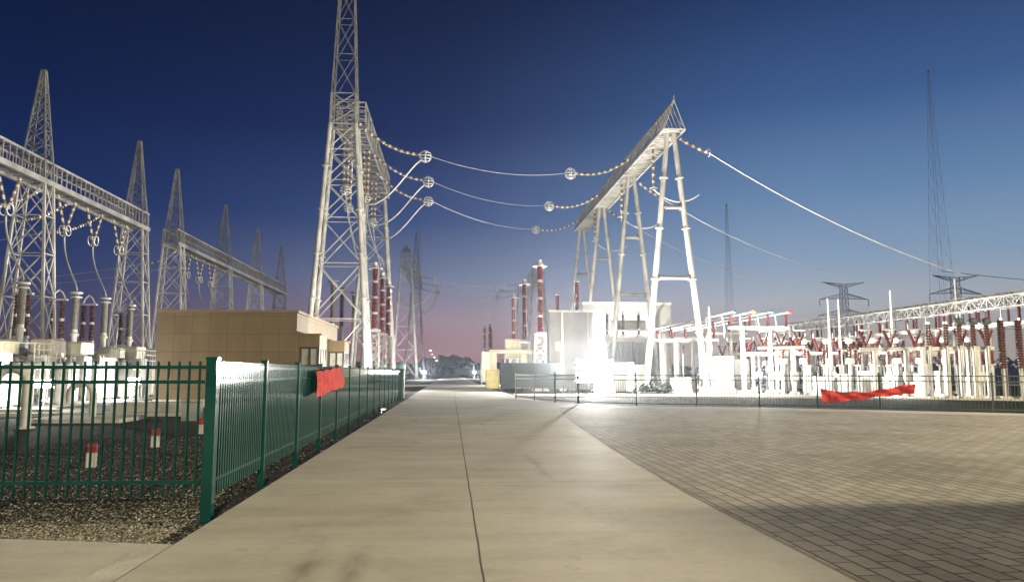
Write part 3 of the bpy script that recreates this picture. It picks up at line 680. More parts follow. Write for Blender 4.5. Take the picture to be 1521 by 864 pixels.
# ================================================================== CONTROL HOUSE
h = thing('control_house', 'low beige tiled house with a flat roof behind the green fence', 'building', (-7.65, 37.6, GZ))
MB().box(-14.35, -7.65, 37.6, 50.7, GZ, 4.5).build('wall', 'beige_tile', h)
rf = MB(); rf.box(-14.43, -7.57, 37.52, 50.78, 4.5, 4.63); rf.box(-14.2, -7.8, 37.8, 50.5, 4.63, 4.65); rf.build('roof', 'hood_beige', h)
pl = MB(); pl.box(-14.4, -7.6, 37.54, 37.597, GZ, .25); pl.box(-7.647, -7.59, 37.54, 50.72, GZ, .25); pl.build('plinth', 'concrete_block', h)
for y in (38.5, 47.4):
    b_ = thing_part('porch', (-7.65, y, 0), h)
    w = MB(); w.box(-7.645, -6.66, y - .06, y + 2.0, 2.85, 3.45); w.box(-7.645, -6.56, y - .14, y + 2.08, 3.45, 3.52); w.build('hood', 'hood_beige', b_)
    fr = MB()
    for x in (-7.6, -7.15, -6.72): fr.box(x - .05, x + .05, y - .05, y + .05, .1, 2.85)
    for z in (.15, .95, 1.9, 2.8): fr.box(-7.6, -6.72, y - .045, y + .045, z - .05, z + .05)
    for yy in (y + .65, y + 1.3, y + 1.95): fr.box(-6.77, -6.67, yy - .05, yy + .05, .1, 2.85)
    for z in (.15, .95, 1.9, 2.8): fr.box(-6.765, -6.675, y, y + 1.95, z - .05, z + .05)
    fr.build('window_frame', 'frame_dark', b_)
    gl = MB(); gl.box(-7.6, -6.72, y + .005, y + .02, .12, 2.84); gl.box(-6.73, -6.715, y + .02, y + 1.95, .12, 2.84); gl.build('pane', 'window_glass', b_)
    st = MB(); st.box(-7.64, -6.4, y - .3, y + 2.3, GZ, .1); st.build('step', 'concrete_block', b_)
# ================================================================== FENCES
def fence(label, A, B, npan, bar_w, bar_s, posts, mt, grp, zt=1.65, z2=1.48, zb=.34, htop=1.72, hbot=.17, ptop=1.77, corner=None, bar_mat=None, sides=(True, True)):
    A, B = V((*A, GZ)), V((*B, GZ)); root = thing('fence', label, 'fence', A, grp); d = (B - A); ln = d.length; u = d.normalized(); nrm = V((-u.y, u.x, 0))
    def blk(mb, s0, s1, w, z0, z1):
        p, q = A + u * s0, A + u * s1; o = nrm * w
        mb.add([(p.x - o.x, p.y - o.y, z0), (q.x - o.x, q.y - o.y, z0), (q.x + o.x, q.y + o.y, z0), (p.x + o.x, p.y + o.y, z0),
                (p.x - o.x, p.y - o.y, z1), (q.x - o.x, q.y - o.y, z1), (q.x + o.x, q.y + o.y, z1), (p.x + o.x, p.y + o.y, z1)],
               [(0,3,2,1),(4,5,6,7),(0,1,5,4),(1,2,6,5),(2,3,7,6),(3,0,4,7)])
    L_ = ln / npan
    for k in range(npan + 1):
        if (k == 0 and not sides[0]) or (k == npan and not sides[1]): continue
        w = posts * (1.45 if corner is not None and k in corner else 1)
        p = MB(); blk(p, k * L_ - w, k * L_ + w, w, GZ, ptop - (0 if corner and k in corner else .03)); blk(p, k * L_ - w * 1.12, k * L_ + w * 1.12, w * 1.12, ptop - .03, ptop); blk(p, k * L_ - w * 2, k * L_ + w * 2, w * 2, GZ, GZ + .018)
        for z in (zt, z2, zb): blk(p, k * L_ - w * 1.5, k * L_ + w * 1.5, w * .7, z - .032, z + .032)
        p.build('post', mt, root)
    for k in range(npan):
        s0, s1 = k * L_ + posts, (k + 1) * L_ - posts
        p = MB()
        for z in (zt, z2, zb): blk(p, s0, s1, .019, z - .02, z + .02)
        nb = int((s1 - s0) / bar_s)
        for i in range(nb):
            c = s0 + (i + .5) * (s1 - s0) / nb; blk(p, c - bar_w / 2, c + bar_w / 2, bar_w / 2, hbot, htop)
        p.build('fence_panel', bar_mat or mt, root)
    return root
fence('dark green picket fence running along the left edge of the road', (-2.78, 9.0), (-3.12, 47.0), 15, .042, .1, .042, 'green_paint', 'green fences', corner={0})
fence('dark green picket fence across the left foreground, gravel in front of it', (-2.83, 9.0), (-15.7, 9.3), 5, .022, .115, .04, 'green_paint', 'green fences', sides=(False, True))
e = thing('gate_pillar', 'thick dark green pillar with a pale blue cap at the far end of the roadside fence', 'pillar', (-3.15, 47.6, GZ))
MB().cbox(-3.38, -2.92, 47.3, 47.9, GZ, 1.75, .05).build('pillar_body', 'green_dark', e)
MB().lathe([(.2, 1.75), (.3, 1.8), (.3, 2.0), (.12, 2.12)], (-3.15, 47.6, 0), 14).build('cap', 'cap_blue', e)
fr_pts = [(3.9, 44.6), (5.5, 39.1), (6.4, 37.2), (8.8, 34.9), (14.0, 32.95), (18.1, 30.25), (21.4, 27.95), (47.5, 9.4)]
fl_ = ['short green fence run curving from the road corner beside the dark panel', 'short green fence run at the plaza corner in front of the brightest floodlight', 'green fence run right of the brightest floodlight, at the plaza corner',
       'green fence run along the plaza in front of the a-frame legs', 'green fence run along the plaza holding the left end of the long red banner', 'green fence run along the plaza right of the long red banner', 'green fence run leaving the right edge of the picture']
for i in range(7):
    n_ = [2, 1, 1, 2, 2, 1, 11][i]
    fence(fl_[i], fr_pts[i], fr_pts[i + 1], n_, .014, .125, .035, 'green_dark', 'fences round the plaza', zt=1.42, z2=1.2, zb=.1, htop=1.46, hbot=.06, ptop=1.56, sides=(True, i == 6))
# dark gate leaf by the road corner
t = thing('gate_leaf', 'dark blue green sheet gate standing by the road beyond the plaza corner', 'gate', (4.1, 60.5, GZ))
s_ = MB(); s_.box(4.1, 9.2, 60.5, 60.54, .35, 2.25)
for k in range(17): s_.box(4.1 + k * .31, 4.1 + k * .31 + .1, 60.47, 60.5, .37, 2.23)
s_.build('sheet', 'slate_paint', t)
f = MB()
for x in (4.1, 5.8, 7.5, 9.2): f.box(x - .05, x + .05, 60.545, 60.63, GZ, 2.28)
for z in (.3, 2.26): f.box(4.05, 9.25, 60.545, 60.62, z - .04, z + .04)
f.build('gate_frame', 'slate_paint', t)
# red banners
def cloth(pts_top, pts_bot, nx, nz, amp, seed, nm, mt, label, out=(0, -1)):
    rr = random.Random(seed); mb = MB(); vs = []; ph = [rr.uniform(0, 6) for _ in range(6)]
    def lerp(pl, t):
        k = t * (len(pl) - 1); i = min(int(k), len(pl) - 2); return V(pl[i]) + (V(pl[i+1]) - V(pl[i])) * (k - i)
    for i in range(nx + 1):
        t = i / nx; a, b_ = lerp(pts_top, t), lerp(pts_bot, t)
        for j in range(nz + 1):
            s = j / nz; p = a + (b_ - a) * s
            w = amp * (math.sin(t * 17 + s * 4 + ph[0]) + .7 * math.sin(t * 31 - s * 6 + ph[1]) + .8 * math.sin(s * 7 + t * 9 + ph[2])) + amp
            vs.append((p.x + out[0] * (w + .05), p.y + out[1] * (w + .05), p.z + amp * .5 * math.sin(t * 23 + ph[3]) * (1 if j in (0, nz) else .3)))
    n0 = len(vs); vs += [(x - out[0] * .006, y - out[1] * .006, z) for x, y, z in vs]
    q = nz + 1; fs = []
    for i in range(nx):
        for j in range(nz): f_ = (i*q+j, (i+1)*q+j, (i+1)*q+j+1, i*q+j+1); fs += [f_, tuple(n0 + k for k in f_[::-1])]
    mb.add(vs, fs, True); o = mb.build(nm, mt); tag(o, label, 'banner', 'red banners on the fences'); return o
cloth([(-2.76, 15.3, 1.60), (-2.77, 17.2, 1.66), (-2.8, 19.3, 1.72)], [(-2.76, 15.25, 1.08), (-2.77, 17.2, 1.16), (-2.8, 19.2, 1.2)], 26, 12, .022, 2, 'banner', 'red_film', 'crumpled shiny red banner tied on the roadside fence at left', (1, 0))
cloth([(16.15, 31.48, .84), (17.0, 30.93, .72), (17.8, 30.4, .76), (18.5, 29.92, .95), (19.2, 29.43, 1.12)], [(16.2, 31.45, .26), (17.0, 30.93, .34), (17.8, 30.4, .50), (18.5, 29.92, .60), (19.15, 29.46, .72)], 44, 8, .045, 4, 'banner', 'red_cloth', 'long sagging red cloth banner on the plaza fence at right', (-.56, -.83))
# ================================================================== LEFT YARD SMALL THINGS
def marker():
    r = thing('cable_marker', '', 'marker post', (0, 0, 0), 'red topped marker posts in the gravel')
    MB().cbox(-.085, .085, -.085, .085, 0, .26, .012).build('post_body', 'white_paint', r)
    MB().cbox(-.088, .088, -.088, .088, .26, .42, .02).build('cap', 'marker_red', r)
    return r
repeat(marker(), [(-6.5, 14.3, GZ, .3), (-6.75, 17.9, GZ, .2), (-6.9, 21.6, GZ, .1)], ['nearest red topped white marker post in the gravel', 'middle red topped white marker post in the gravel', 'farthest white marker post, close to the fence corner post'])
def vent(label, x, y, hgt, r_, dx):
    o = thing('vent_pipe', label, 'pipe', (x, y, GZ), 'white gooseneck pipes in the left yard'); pts = [(x, y, GZ), (x, y, hgt - dx * .5)]
    for k in range(9): a_ = math.pi * k / 8; pts.append((x - dx / 2 + dx / 2 * math.cos(a_), y, hgt - dx * .5 + dx * .5 * math.sin(a_)))
    pts.append((x - dx, y, hgt - dx * .85))
    MB().loft(pts, r_, 14).build('pipe_body', 'white_paint', o)
    f = MB(); f.lathe([(r_ * 1.8, GZ), (r_ * 1.8, GZ + .06)], (x, y, 0), 14); f.build('base_flange', 'concrete_block', o)
vent('thick white gooseneck pipe at the left edge behind the front fence', -12.9, 24.0, 1.72, .15, .95)
vent('thinner white gooseneck pipe standing on a concrete slab in the left yard', -12.6, 27.6, 1.2, .12, .8)
tag(MB().cbox(-14.2, -11.1, 26.3, 28.6, GZ, .02, .03).build('concrete_slab', 'concrete_block'), 'flat pale concrete slab under the thinner gooseneck pipe', 'slab')
o = thing('utility_box', 'small grey utility box in front of the beige house', 'box', (-9.1, 27.4, GZ)); MB().cbox(-9.4, -8.8, 27.1, 27.6, GZ, .55, .03).build('box_body', 'grey_paint', o); MB().cbox(-9.45, -8.75, 27.05, 27.65, .55, .62, .03).build('lid', 'concrete_block', o)
tag(MB().cbox(-13.6, -10.4, 31.2, 32.6, GZ, .35, .05).build('concrete_plinth', 'concrete_block'), 'long low concrete plinth in front of the beige house', 'plinth')
for i, (y, lab) in enumerate(((30.0, 'nearer low concrete trench cover across the left yard'), (33.0, 'farther low concrete trench cover beside the switchgear'))):
    tag(MB().box(-34, -8.3 if i == 0 else -16.6, y, y + .5, GZ, .03).build('trench_cover', 'concrete_block'), lab, 'trench cover', 'cable trench covers')
# ================================================================== FLOODLIGHTS
def floodlight(label, x, y, z, heads, face=-1, w=.42, rows=1):
    r = thing('floodlight', label, 'floodlight', (x, y, GZ), 'floodlights standing in the yards')
    s_ = MB(); s_.tube((x, y + (.16 if rows > 1 else 0), GZ), (x, y + (.16 if rows > 1 else 0), z - .05 + .5 * (rows - 1)), .04, n=8)
    for k in range(3): a_ = 2.1 * k + .5; s_.tube((x, y, z * .45), (x + .5 * math.cos(a_), y + .5 * math.sin(a_), GZ), .022, n=6)
    s_.bar((x - w * heads / 2, y, z), (x + w * heads / 2, y, z), .06); s_.build('stand', 'dark_grey', r)
    for q in range(1, rows):
        s_2 = MB().bar((x - w * heads / 2, y + .14, z + .5 * q + .2), (x + w * heads / 2, y + .14, z + .5 * q + .2), .04); s_2.build('rail', 'dark_grey', r)
    z_ = z
    for k in range(heads * rows):
        z = z_ + .5 * (k // heads); k = k % heads
        c = x + (k - (heads - 1) / 2) * w * 1.05
        hd = MB(); hd.cbox(c - w / 2, c + w / 2, y - .08, y + .1, z + .03, z + .36, .02); ho = hd.build('lamp_head', 'dark_grey', r)
        MB().box(c - w * .45, c + w * .45, y + face * .1 - .006, y + face * .1 + .006, z + .055, z + .335).build('lens', 'lamp_lens', ho)
floodlight('brightest floodlight rack glaring behind the plaza fence', 11.25, 57.9, .7, 5, w=.56, rows=4)  # real lamp, with extra glowing heads added in place of its bloom
floodlight('floodlight glaring under the busbar portal at right', 24.2, 57.0, 1.15, 1)
floodlight('small floodlight at the right foot of the near a-frame', 20.8, 60.0, 1.15, 1)
floodlight('floodlight among the white cabinets behind the long red banner', 30.5, 49.9, 1.0, 1)
floodlight('floodlight at the left picture edge in front of the switchgear', -18.3, 35.4, .9, 2)
floodlight('floodlight in front of the switchgear near the beige house', -18.6, 45.6, .9, 2)
floodlight('floodlight at the foot of the big left tower', -5.6, 63.4, 1.2, 1)
floodlight('small floodlight behind the roadside fence shining on the side of the beige house', -3.95, 41.0, .4, 1, face=1)
floodlight('floodlight hidden low behind the dark gate leaf, aimed up at the gantry', 9.4, 86.4, 1.0, 1)  # unseen lamp added to brighten the left face of the beam
floodlight('far floodlight left of the road, near its end', -5.6, 156.4, 1.3, 1)
floodlight('far floodlight right of the road behind the yellow pillar', 5.6, 176.4, 1.2, 1)
floodlight('floodlight between the transformer and the taller fire wall', 20.5, 83.6, 2.2, 1)  # unseen lamp added to brighten the taller wall
floodlight('floodlight behind the transformer wall under the right gantry', 14, 112.4, 1.2, 1)
# ================================================================== TRANSFORMER, WALLS
t = thing('fire_wall', 'grey concrete fire wall left of the bright transformer', 'wall', (9.6, 72, GZ)); MB().box(9.6, 13.9, 72, 72.35, GZ, 7.4).build('wall_panel', 'wall_grey', t); MB().box(10.1, 11.0, 71.9, 71.997, 3.6, 4.5).build('vent', 'grey_paint', t); MB().tube((13.4, 71.9, GZ), (13.4, 71.9, 7.4), .07).build('downpipe', 'grey_paint', t); MB().box(9.5, 14.0, 71.95, 72.4, 7.4, 7.6).build('coping', 'concrete_block', t)
t = thing('fire_wall', 'taller grey concrete fire wall behind the bright transformer', 'wall', (18, 86, GZ)); MB().box(15.5, 26, 86, 86.4, GZ, 9.5).build('wall_panel', 'wall_grey', t); MB().box(15.4, 26.1, 85.9, 86.5, 9.5, 9.75).build('coping', 'concrete_block', t)
t = thing('transformer', 'big white power transformer lit glaring behind the near a-frame', 'transformer', (19, 78, GZ))
b_ = MB(); b_.cbox(16.0, 21.8, 76.6, 79.6, .5, 5.3, .1)
for k in range(7): b_.box(16.3 + k * .85, 16.4 + k * .85, 76.45, 76.6, .8, 5.0)
b_.build('tank', 'white_paint', t); MB().box(15.6, 22.2, 76.2, 80, GZ, .5).build('plinth', 'concrete_block', t)
for x0 in (15.9, 18.9):
    rd = MB()
    for k in range(11): rd.cbox(x0 + k * .25, x0 + k * .25 + .09, 75.1, 76.2, 1.2, 4.6, .02)
    rd.tube((x0, 75.6, 4.72), (x0 + 2.6, 75.6, 4.72), .12); rd.tube((x0, 75.6, 1.1), (x0 + 2.6, 75.6, 1.1), .12); rd.build('radiator', 'white_paint', t)
cv = MB(); cv.loft([(17.2, 78.8, 6.5), (17.25, 78.8, 6.5), (20.9, 78.8, 6.5), (20.95, 78.8, 6.5)], [.4, .62, .62, .4], 16); cv.box(17.8, 17.95, 78.5, 79.1, 5.3, 6); cv.box(20.2, 20.35, 78.5, 79.1, 5.3, 6); cv.build('conservator', 'grey_paint', t)
for x in (16.5, 18.2, 19.9):
    bs = thing_part('bushing', (x, 77.4, 5.3), t); sheds(MB(), x, 77.4, 5.5, 7.6, .22, .6).build('insulator', 'porcelain_brown', bs); MB().lathe([(.3, 5.3), (.3, 5.5)], (x, 77.4, 0), 12).build('turret', 'white_paint', bs); MB().lathe([(.12, 7.6), (.12, 7.95)], (x, 77.4, 0), 10).build('terminal', 'aluminium', bs)
pp_ = MB(); pp_.loft([(15.9, 76, 5.8), (19, 75.8, 5.9), (22.1, 76, 5.8), (22.3, 76, 3)], .07, 8); pp_.loft([(15.6, 75, .9), (15.6, 75, 4), (16.6, 75, 4.9)], .08, 8); pp_.build('oil_pipe', 'white_paint', t)
for i, (x, y, z0, z1, lb) in enumerate(((12.7, 74, 7.7, 10.6, 'dark red insulator rising behind the grey fire wall'), (13.0, 90, 7.7, 10.9, 'small dark red insulator far behind the grey fire wall, left one'))):
    t = thing('insulator_post', lb, 'insulator post', (x, y, GZ), 'red insulators behind the fire wall'); MB().tube((x, y, GZ), (x, y, z0), .16).build('column', 'steel_tube', t); sheds(MB(), x, y, z0, z1, .26, .7).build('insulator', 'porcelain_red', t); MB().lathe([(.2, z1), (.3, z1 + .1), (.15, z1 + .25)], (x, y, 0), 12).build('cap', 'aluminium', t)
def pole(label, x, y, h_, r0=.09, grp='slim white lightning poles'):
    t = thing('lightning_pole', label, 'pole', (x, y, GZ), grp); MB().loft([(x, y, GZ), (x, y, h_ * .55), (x, y, h_ * .56), (x, y, h_)], [r0 * 1.3, r0 * 1.2, r0 * .85, r0 * .6], 10).build('shaft', 'white_paint', t); MB().cbox(x - .3, x + .3, y - .3, y + .3, GZ, .1, .04).build('footing', 'concrete_block', t)
pole('white pole standing in front of the grey fire wall', 9.95, 66, 6.9, .12)
pole('left pole of the close white pair above the disconnector rows', 29.1, 55, 7.2); pole('right pole of the close white pair above the disconnector rows', 29.95, 55, 7.2); pole('white pole above the middle of the long red banner', 34.2, 55, 7.9, .11); pole('white pole under the far pylon at right', 39.6, 55, 8.9, .11)
pole('thick white pole at the right foot of the near a-frame', 22.3, 62.5, 7.2, .16)
# cream portal with a yellow base beside the road
t = thing('bus_portal', 'cream portal with a yellow base beside the road', 'support frame', (3.9, 76.5, GZ), 'cream bus portals beside the road')
for x in (4.1, 7.2):
    MB().cbox(x - .5, x + .9, 76.2, 77.4, GZ, 1.8, .05).build('pedestal', 'yellow_paint', t); MB().cbox(x, x + .6, 76.5, 77.1, 1.8, 3.45, .04).build('column', 'cream_paint', t)
MB().box(3.95, 8.4, 76.45, 77.15, 3.45, 3.85).build('beam', 'cream_paint', t)
for i, (x, y, w, z0, z1) in enumerate(((5.7, 79, 1.7, 3.0, 5.1), (4.0, 98, 1.6, .2, 4.2))):
    t = thing('switch_cabinet', ['white switch box standing above the cream portal', 'white switch box farther along the right of the road'][i], 'cabinet', (x, y, GZ), 'white boxes right of the road'); MB().cbox(x, x + w, y, y + 1.4, z0, z1, .05).build('cabinet_body', 'white_paint', t)
    lg = MB()
    for dx in (.1, w - .1):
        for dy in (.1, 1.3): lg.box(x + dx - .06, x + dx + .06, y + dy - .06, y + dy + .06, GZ, z0)
    lg.build('frame', 'steel', t)
    MB().box(x + .15, x + w - .15, y - .025, y - .004, z0 + .2, z1 - .2).build('door', 'cream_paint', t)
# ================================================================== BUSBAR PORTALS ON THE RIGHT
def portal(label, x0, x1, y, z, ins=True):
    t = thing('bus_portal', label, 'support frame', (x0, y, GZ), 'white busbar portals right of the gantry')
    for x in (x0 + (x1 - x0) * .22, x0 + (x1 - x0) * .68):
        c = MB(); c.tube((x, y, GZ), (x, y, z - .12), .17, n=12); c.cbox(x - .4, x + .4, y - .4, y + .4, GZ, .08, .05); c.build('column', 'white_paint', t)
    MB().box(x0, x1, y - .14, y + .14, z - .12, z + .12).build('beam', 'white_paint', t)
    for k in range(4):
        x = x0 + .2 + (x1 - x0 - .4) * k / 3; sheds(MB(), x, y, z + .12, z + 1.15, .13, .6).build('insulator', 'porcelain_red', t)
    return t
for i, (x0, x1, y, z) in enumerate(((22.3, 27.3, 58, 5.1), (22.5, 27.5, 67, 5.1), (22.7, 27.7, 76, 5.1), (22.8, 27.8, 85, 5.1))): portal('white busbar portal with red insulators, %s of the row right of the near a-frame' % ORD[i], x0, x1, y, z)
for i, (cx_, cm, cn_) in enumerate(((22.5, 'blue_bright', 'blue'), (24.03, 'yellow_bright', 'yellow'), (25.57, 'blue_bright', 'blue'), (27.1, 'red_bright', 'red'))):
    t = thing('busbar', 'aluminium busbar tube on the right portals ending in a %s ball, %s' % (cn_, ['leftmost', 'second from left', 'third from left', 'rightmost'][i]), 'busbar', (cx_, 57.2, 6.4), 'busbar tubes on the right portals')
    MB().tube((cx_, 57.2, 6.34), (cx_ + .5, 87, 6.34), .085, n=10).build('tube', 'aluminium', t)
    MB().lathe([(.03, 6.18), (.14, 6.24), (.17, 6.34), (.14, 6.44), (.03, 6.5)], (cx_, 57.12, 0), 12).build('end_ball', cm, t)
    for y in (60, 64, 70): MB().loft([(cx_, y, 6.34), (cx_ + .2, y + .4, 5.9), (cx_ + .5, y + .8, 5.2), (cx_ + .5, y + 1, 4.6)], .04, 6).build('dropper', 'alu_cable', t)
t = thing('bus_portal', 'low white portal crossing behind the near a-frame legs', 'support frame', (19.6, 65, GZ), 'white busbar portals right of the gantry')
for x in (20.0, 21.6, 23.2): MB().tube((x, 65, GZ), (x, 65, 4.3), .14).build('column', 'white_paint', t)
MB().box(18.0, 24.0, 64.88, 65.12, 4.3, 4.52).build('beam', 'white_paint', t)
for k in range(5): sheds(MB(), 18.4 + 1.3 * k, 65, 4.52, 5.4, .13, .6).build('insulator', 'porcelain_red', t)
def cabinet(label, x, y, w, hgt, mt='white_paint', d=.6, grp='white cabinets behind the plaza fence'):
    t = thing('control_cabinet', label, 'cabinet', (x, y, GZ), grp); MB().cbox(x, x + w, y, y + d, .12, hgt, .04).build('cabinet_body', mt, t)
    dd = MB(); dd.box(x + .06, x + w / 2 - .02, y - .022, y - .003, .25, hgt - .12); dd.box(x + w / 2 + .02, x + w - .06, y - .022, y - .003, .25, hgt - .12); dd.build('door', mt, t)
    MB().box(x - .08, x + w + .08, y - .08, y + d + .08, GZ, .12).build('plinth', 'concrete_block', t)
cabinet('tall brown grey cabinet between the a-frame and the busbar portal', 22.2, 61, 1.6, 2.9, 'grey_paint', 1.2, 'dark cabinets right of the a-frame')
cabinet('beige low cabinet behind the near a-frame left leg', 18.2, 60, 1.5, 1.1, 'cream_paint', .8, 'dark cabinets right of the a-frame')
cabinet('brown grey cabinet under the busbar portal', 24.6, 63, 1.4, 2.7, 'grey_paint', 1.0, 'dark cabinets right of the a-frame')
cw = [(27.0, 53.2), (28.4, 52.6), (29.8, 52.0), (31.2, 51.3), (32.7, 50.6), (34.3, 49.8), (36.0, 49.0)]
for i, (x, y) in enumerate(cw): cabinet('white control cabinet behind the plaza fence, %s from the left' % (['first'] + ORD[1:])[i], x, y, .7, 1.25 + .2 * (i % 3))
cabinet('wide white cabinet to the left under the transformer wall', 14.2, 64, 1.8, 2.4, grp='white cabinets by the transformer'); cabinet('narrow white cabinet by the transformer front', 16.6, 66.5, .9, 2.2, grp='white cabinets by the transformer'); cabinet('white cabinet right behind the brightest floodlight', 12.0, 61, 1.5, 2.5, grp='white cabinets by the transformer')
# ================================================================== DISCONNECTOR ROWS
def disconnector(label, grp, n=3, z=3.0, w=1.5, mt='porcelain_red', vee=True):
    t = thing('disconnector', label, 'disconnector', (0, 0, 0), grp); span = w * (n - 1)
    for x in (-span * .32, span * .32):
        c = MB(); c.tube((x, 0, GZ), (x, 0, z), .15, n=10); c.cbox(x - .3, x + .3, -.3, .3, GZ, .1, .04); c.build('leg', 'white_paint', t)
    MB().box(-span / 2 - .4, span / 2 + .4, -.13, .13, z, z + .22).build('beam', 'white_paint', t)
    for k in range(n):
        x = -span / 2 + k * w
        for s_ in (-1, 1):
            b_ = MB(); 
            p, q = V((x, s_ * .12, z + .22)), V((x + (.42 * s_ if vee else .22 * s_), s_ * .2, z + 1.35)); pts = [p + (q - p) * (i / 16) for i in range(17)]
            b_.loft(pts, [.12 if i % 2 else .075 for i in range(17)], 8, smooth=False); b_.build('insulator', mt, t)
        a_ = MB(); dx = .42 if vee else .22; a_.tube((x - dx, -.2, z + 1.4), (x + dx, .2, z + 1.4), .06, n=8); a_.bar((x - dx, -.2, z + 1.3), (x - dx, -.2, z + 1.75), .05); a_.build('blade', 'aluminium', t)
    bx_ = MB(); bx_.cbox(span * .32 - .25, span * .32 + .25, -.5, -.17, .9, 1.6, .03); bx_.build('drive_box', 'white_paint', t)
    return t
a = disconnector('', 'white disconnectors behind the plaza fence')
spots = [(29.4, 47.6, 0, -.35), (33.4, 46.2, 0, -.35), (26.5, 61.0, 0, -.3), (30.5, 59.5, 0, -.3), (34.5, 58.0, 0, -.3), (38.5, 55.5, 0, -.3), (28, 68, 0, -.2), (32.5, 66.5, 0, -.2), (37, 65, 0, -.2), (41.5, 63, 0, -.2), (30, 76, 0, -.2), (35, 75, 0, -.2), (40, 73.5, 0, -.2), (45, 71, 0, -.2)]
labs = ['white disconnector with red insulators right behind the long red banner, front row left', 'white disconnector with red insulators right behind the long red banner, front row right']
labs += ['white disconnector in the second row behind the plaza fence, %s from the left' % (['first'] + ORD[1:])[k] for k in range(4)] + ['white disconnector in the third row behind the plaza fence, %s from the left' % (['first'] + ORD[1:])[k] for k in range(4)] + ['white disconnector in the farthest row behind the plaza fence, %s from the left' % (['first'] + ORD[1:])[k] for k in range(4)]
repeat(a, spots, labs)
a = disconnector('', 'grey armed disconnectors among the white rows', 3, 3.3, 1.3, 'porcelain_brown')
repeat(a, [(25.0, 54.5, 0, -.3), (30.6, 64.0, 0, -.25), (35.6, 62.0, 0, -.25), (29.2, 72, 0, -.2), (34, 70.6, 0, -.2)], ['brown armed disconnector, %s from the left, among the white rows behind the plaza fence' % k for k in ['first'] + ORD[1:5]])
def head_post(label):
    t = thing('current_transformer', label, 'instrument transformer', (0, 0, 0), 'brown instrument transformers on white posts'); c = MB(); c.tube((0, 0, GZ), (0, 0, 2.2), .13, n=10); c.build('column', 'white_paint', t)
    MB().cbox(-.28, .28, -.28, .28, 2.2, 2.65, .04).build('terminal_box', 'grey_paint', t); sheds(MB(), 0, 0, 2.65, 3.75, .19, .65).build('insulator', 'porcelain_brown', t)
    h_ = MB(); h_.lathe([(.12, 3.75), (.25, 3.8), (.28, 4.05), (.2, 4.2), (.05, 4.26)], (0, 0, 0), 12); h_.bar((-.5, 0, 4.0), (.5, 0, 4.0), .05); h_.build('head', 'aluminium', t); return t
hp = [(26.2 + 1.55 * k, 57.0 - .55 * k, 0) for k in range(9)] + [(28.6 + 1.6 * k, 69.6 - .5 * k, 0) for k in range(9)]
repeat(head_post(''), hp, ['brown instrument transformer on a white post, nearer row, %s from the left' % (['first'] + ORD[1:])[k] for k in range(9)] + ['brown instrument transformer on a white post, farther row, %s from the left' % (['first'] + ORD[1:])[k] for k in range(9)])
def slim_post(label):
    t = thing('support_insulator', label, 'insulator post', (0, 0, 0), 'slim posts behind the plaza fence'); c = MB(); c.tube((0, 0, GZ), (0, 0, 2.0), .075, n=8); c.box(-.2, .2, -.06, .06, 2.0, 2.1); c.build('column', 'white_paint', t)
    sheds(MB(), 0, 0, 2.1, 3.1, .12, .6).build('insulator', 'porcelain_red', t); MB().lathe([(.1, 3.1), (.15, 3.15), (.08, 3.28)], (0, 0, 0), 10).build('cap', 'aluminium', t); return t
sp_ = [(25.6 + .95 * k, 51.5 - .42 * k, 0) for k in range(12)] + [(27.2 + 1.15 * k, 57.2 - .4 * k, 0) for k in range(12)] + [(26.2 + 1.3 * k, 66 - .4 * k, 0) for k in range(12)]
repeat(slim_post(''), sp_, ['slim white post with a red insulator, %s row, %s from the left' % (NM[j], (['first'] + ORD[1:])[k]) for j in range(3) for k in range(12)])
def rail_frame(label, x, y, w_, z):
    t = thing('pipe_frame', label, 'support frame', (x, y, GZ), 'thin pipe frames behind the plaza fence'); f = MB(); n = 6
    for k in range(n): f.tube((x + w_ * k / (n - 1), y - .1 * k, GZ), (x + w_ * k / (n - 1), y - .1 * k, z), .05, n=6)
    for zz in (z, z * .62): f.tube((x, y, zz), (x + w_, y - .1 * (n - 1), zz), .05, n=6)
    f.build('frame', 'steel_tube', t); i_ = MB()
    for k in range(n): sheds(MB(), x + w_ * k / (n - 1), y - .1 * k, z, z + .9, .1, .6, 8).build('insulator', 'porcelain_brown', t)
for k in range(4): rail_frame('thin pipe frame with brown insulators in the far right yard, %s from the left' % (['first'] + ORD[1:])[k], 25.5 + 6 * k, 80 - k, 5, 3.6)
# brown posts at the right edge
def brown_post(label, grp, z0, z1, r, head):
    t = thing('insulator_post', label, 'insulator post', (0, 0, 0), grp)
    c = MB(); c.tube((0, 0, GZ), (0, 0, z0), .12, n=10); c.cbox(-.3, .3, -.3, .3, GZ, .1, .04); c.build('column', 'steel', t)
    sheds(MB(), 0, 0, z0, z1, r, .65).build('insulator', 'porcelain_brown', t)
    h_ = MB()
    if head: h_.lathe([(.1, z1), (.27, z1 + .06), (.3, z1 + .2), (.27, z1 + .36), (.12, z1 + .45)], (0, 0, 0), 12)
    else: h_.lathe([(.14, z1), (.14, z1 + .15)], (0, 0, 0), 10)
    h_.build('head', 'dark_grey' if head else 'aluminium', t)
    return t
G1 = 'brown insulator posts at the right picture edge'
repeat(brown_post('', G1, 3.2, 4.55, .17, False), [(29.85, 44.2, 0), (30.8, 43.9, 0)], ['leftmost short brown insulator post on the right, above the banner end', 'second short brown insulator post on the right'])
repeat(brown_post('', G1, 3.2, 4.5, .19, True), [(31.7, 43.9, 0), (32.6, 43.9, 0), (33.5, 43.9, 0)], ['left brown post with a dark round head on the right', 'middle brown post with a dark round head on the right', 'right brown post with a dark round head on the right'])
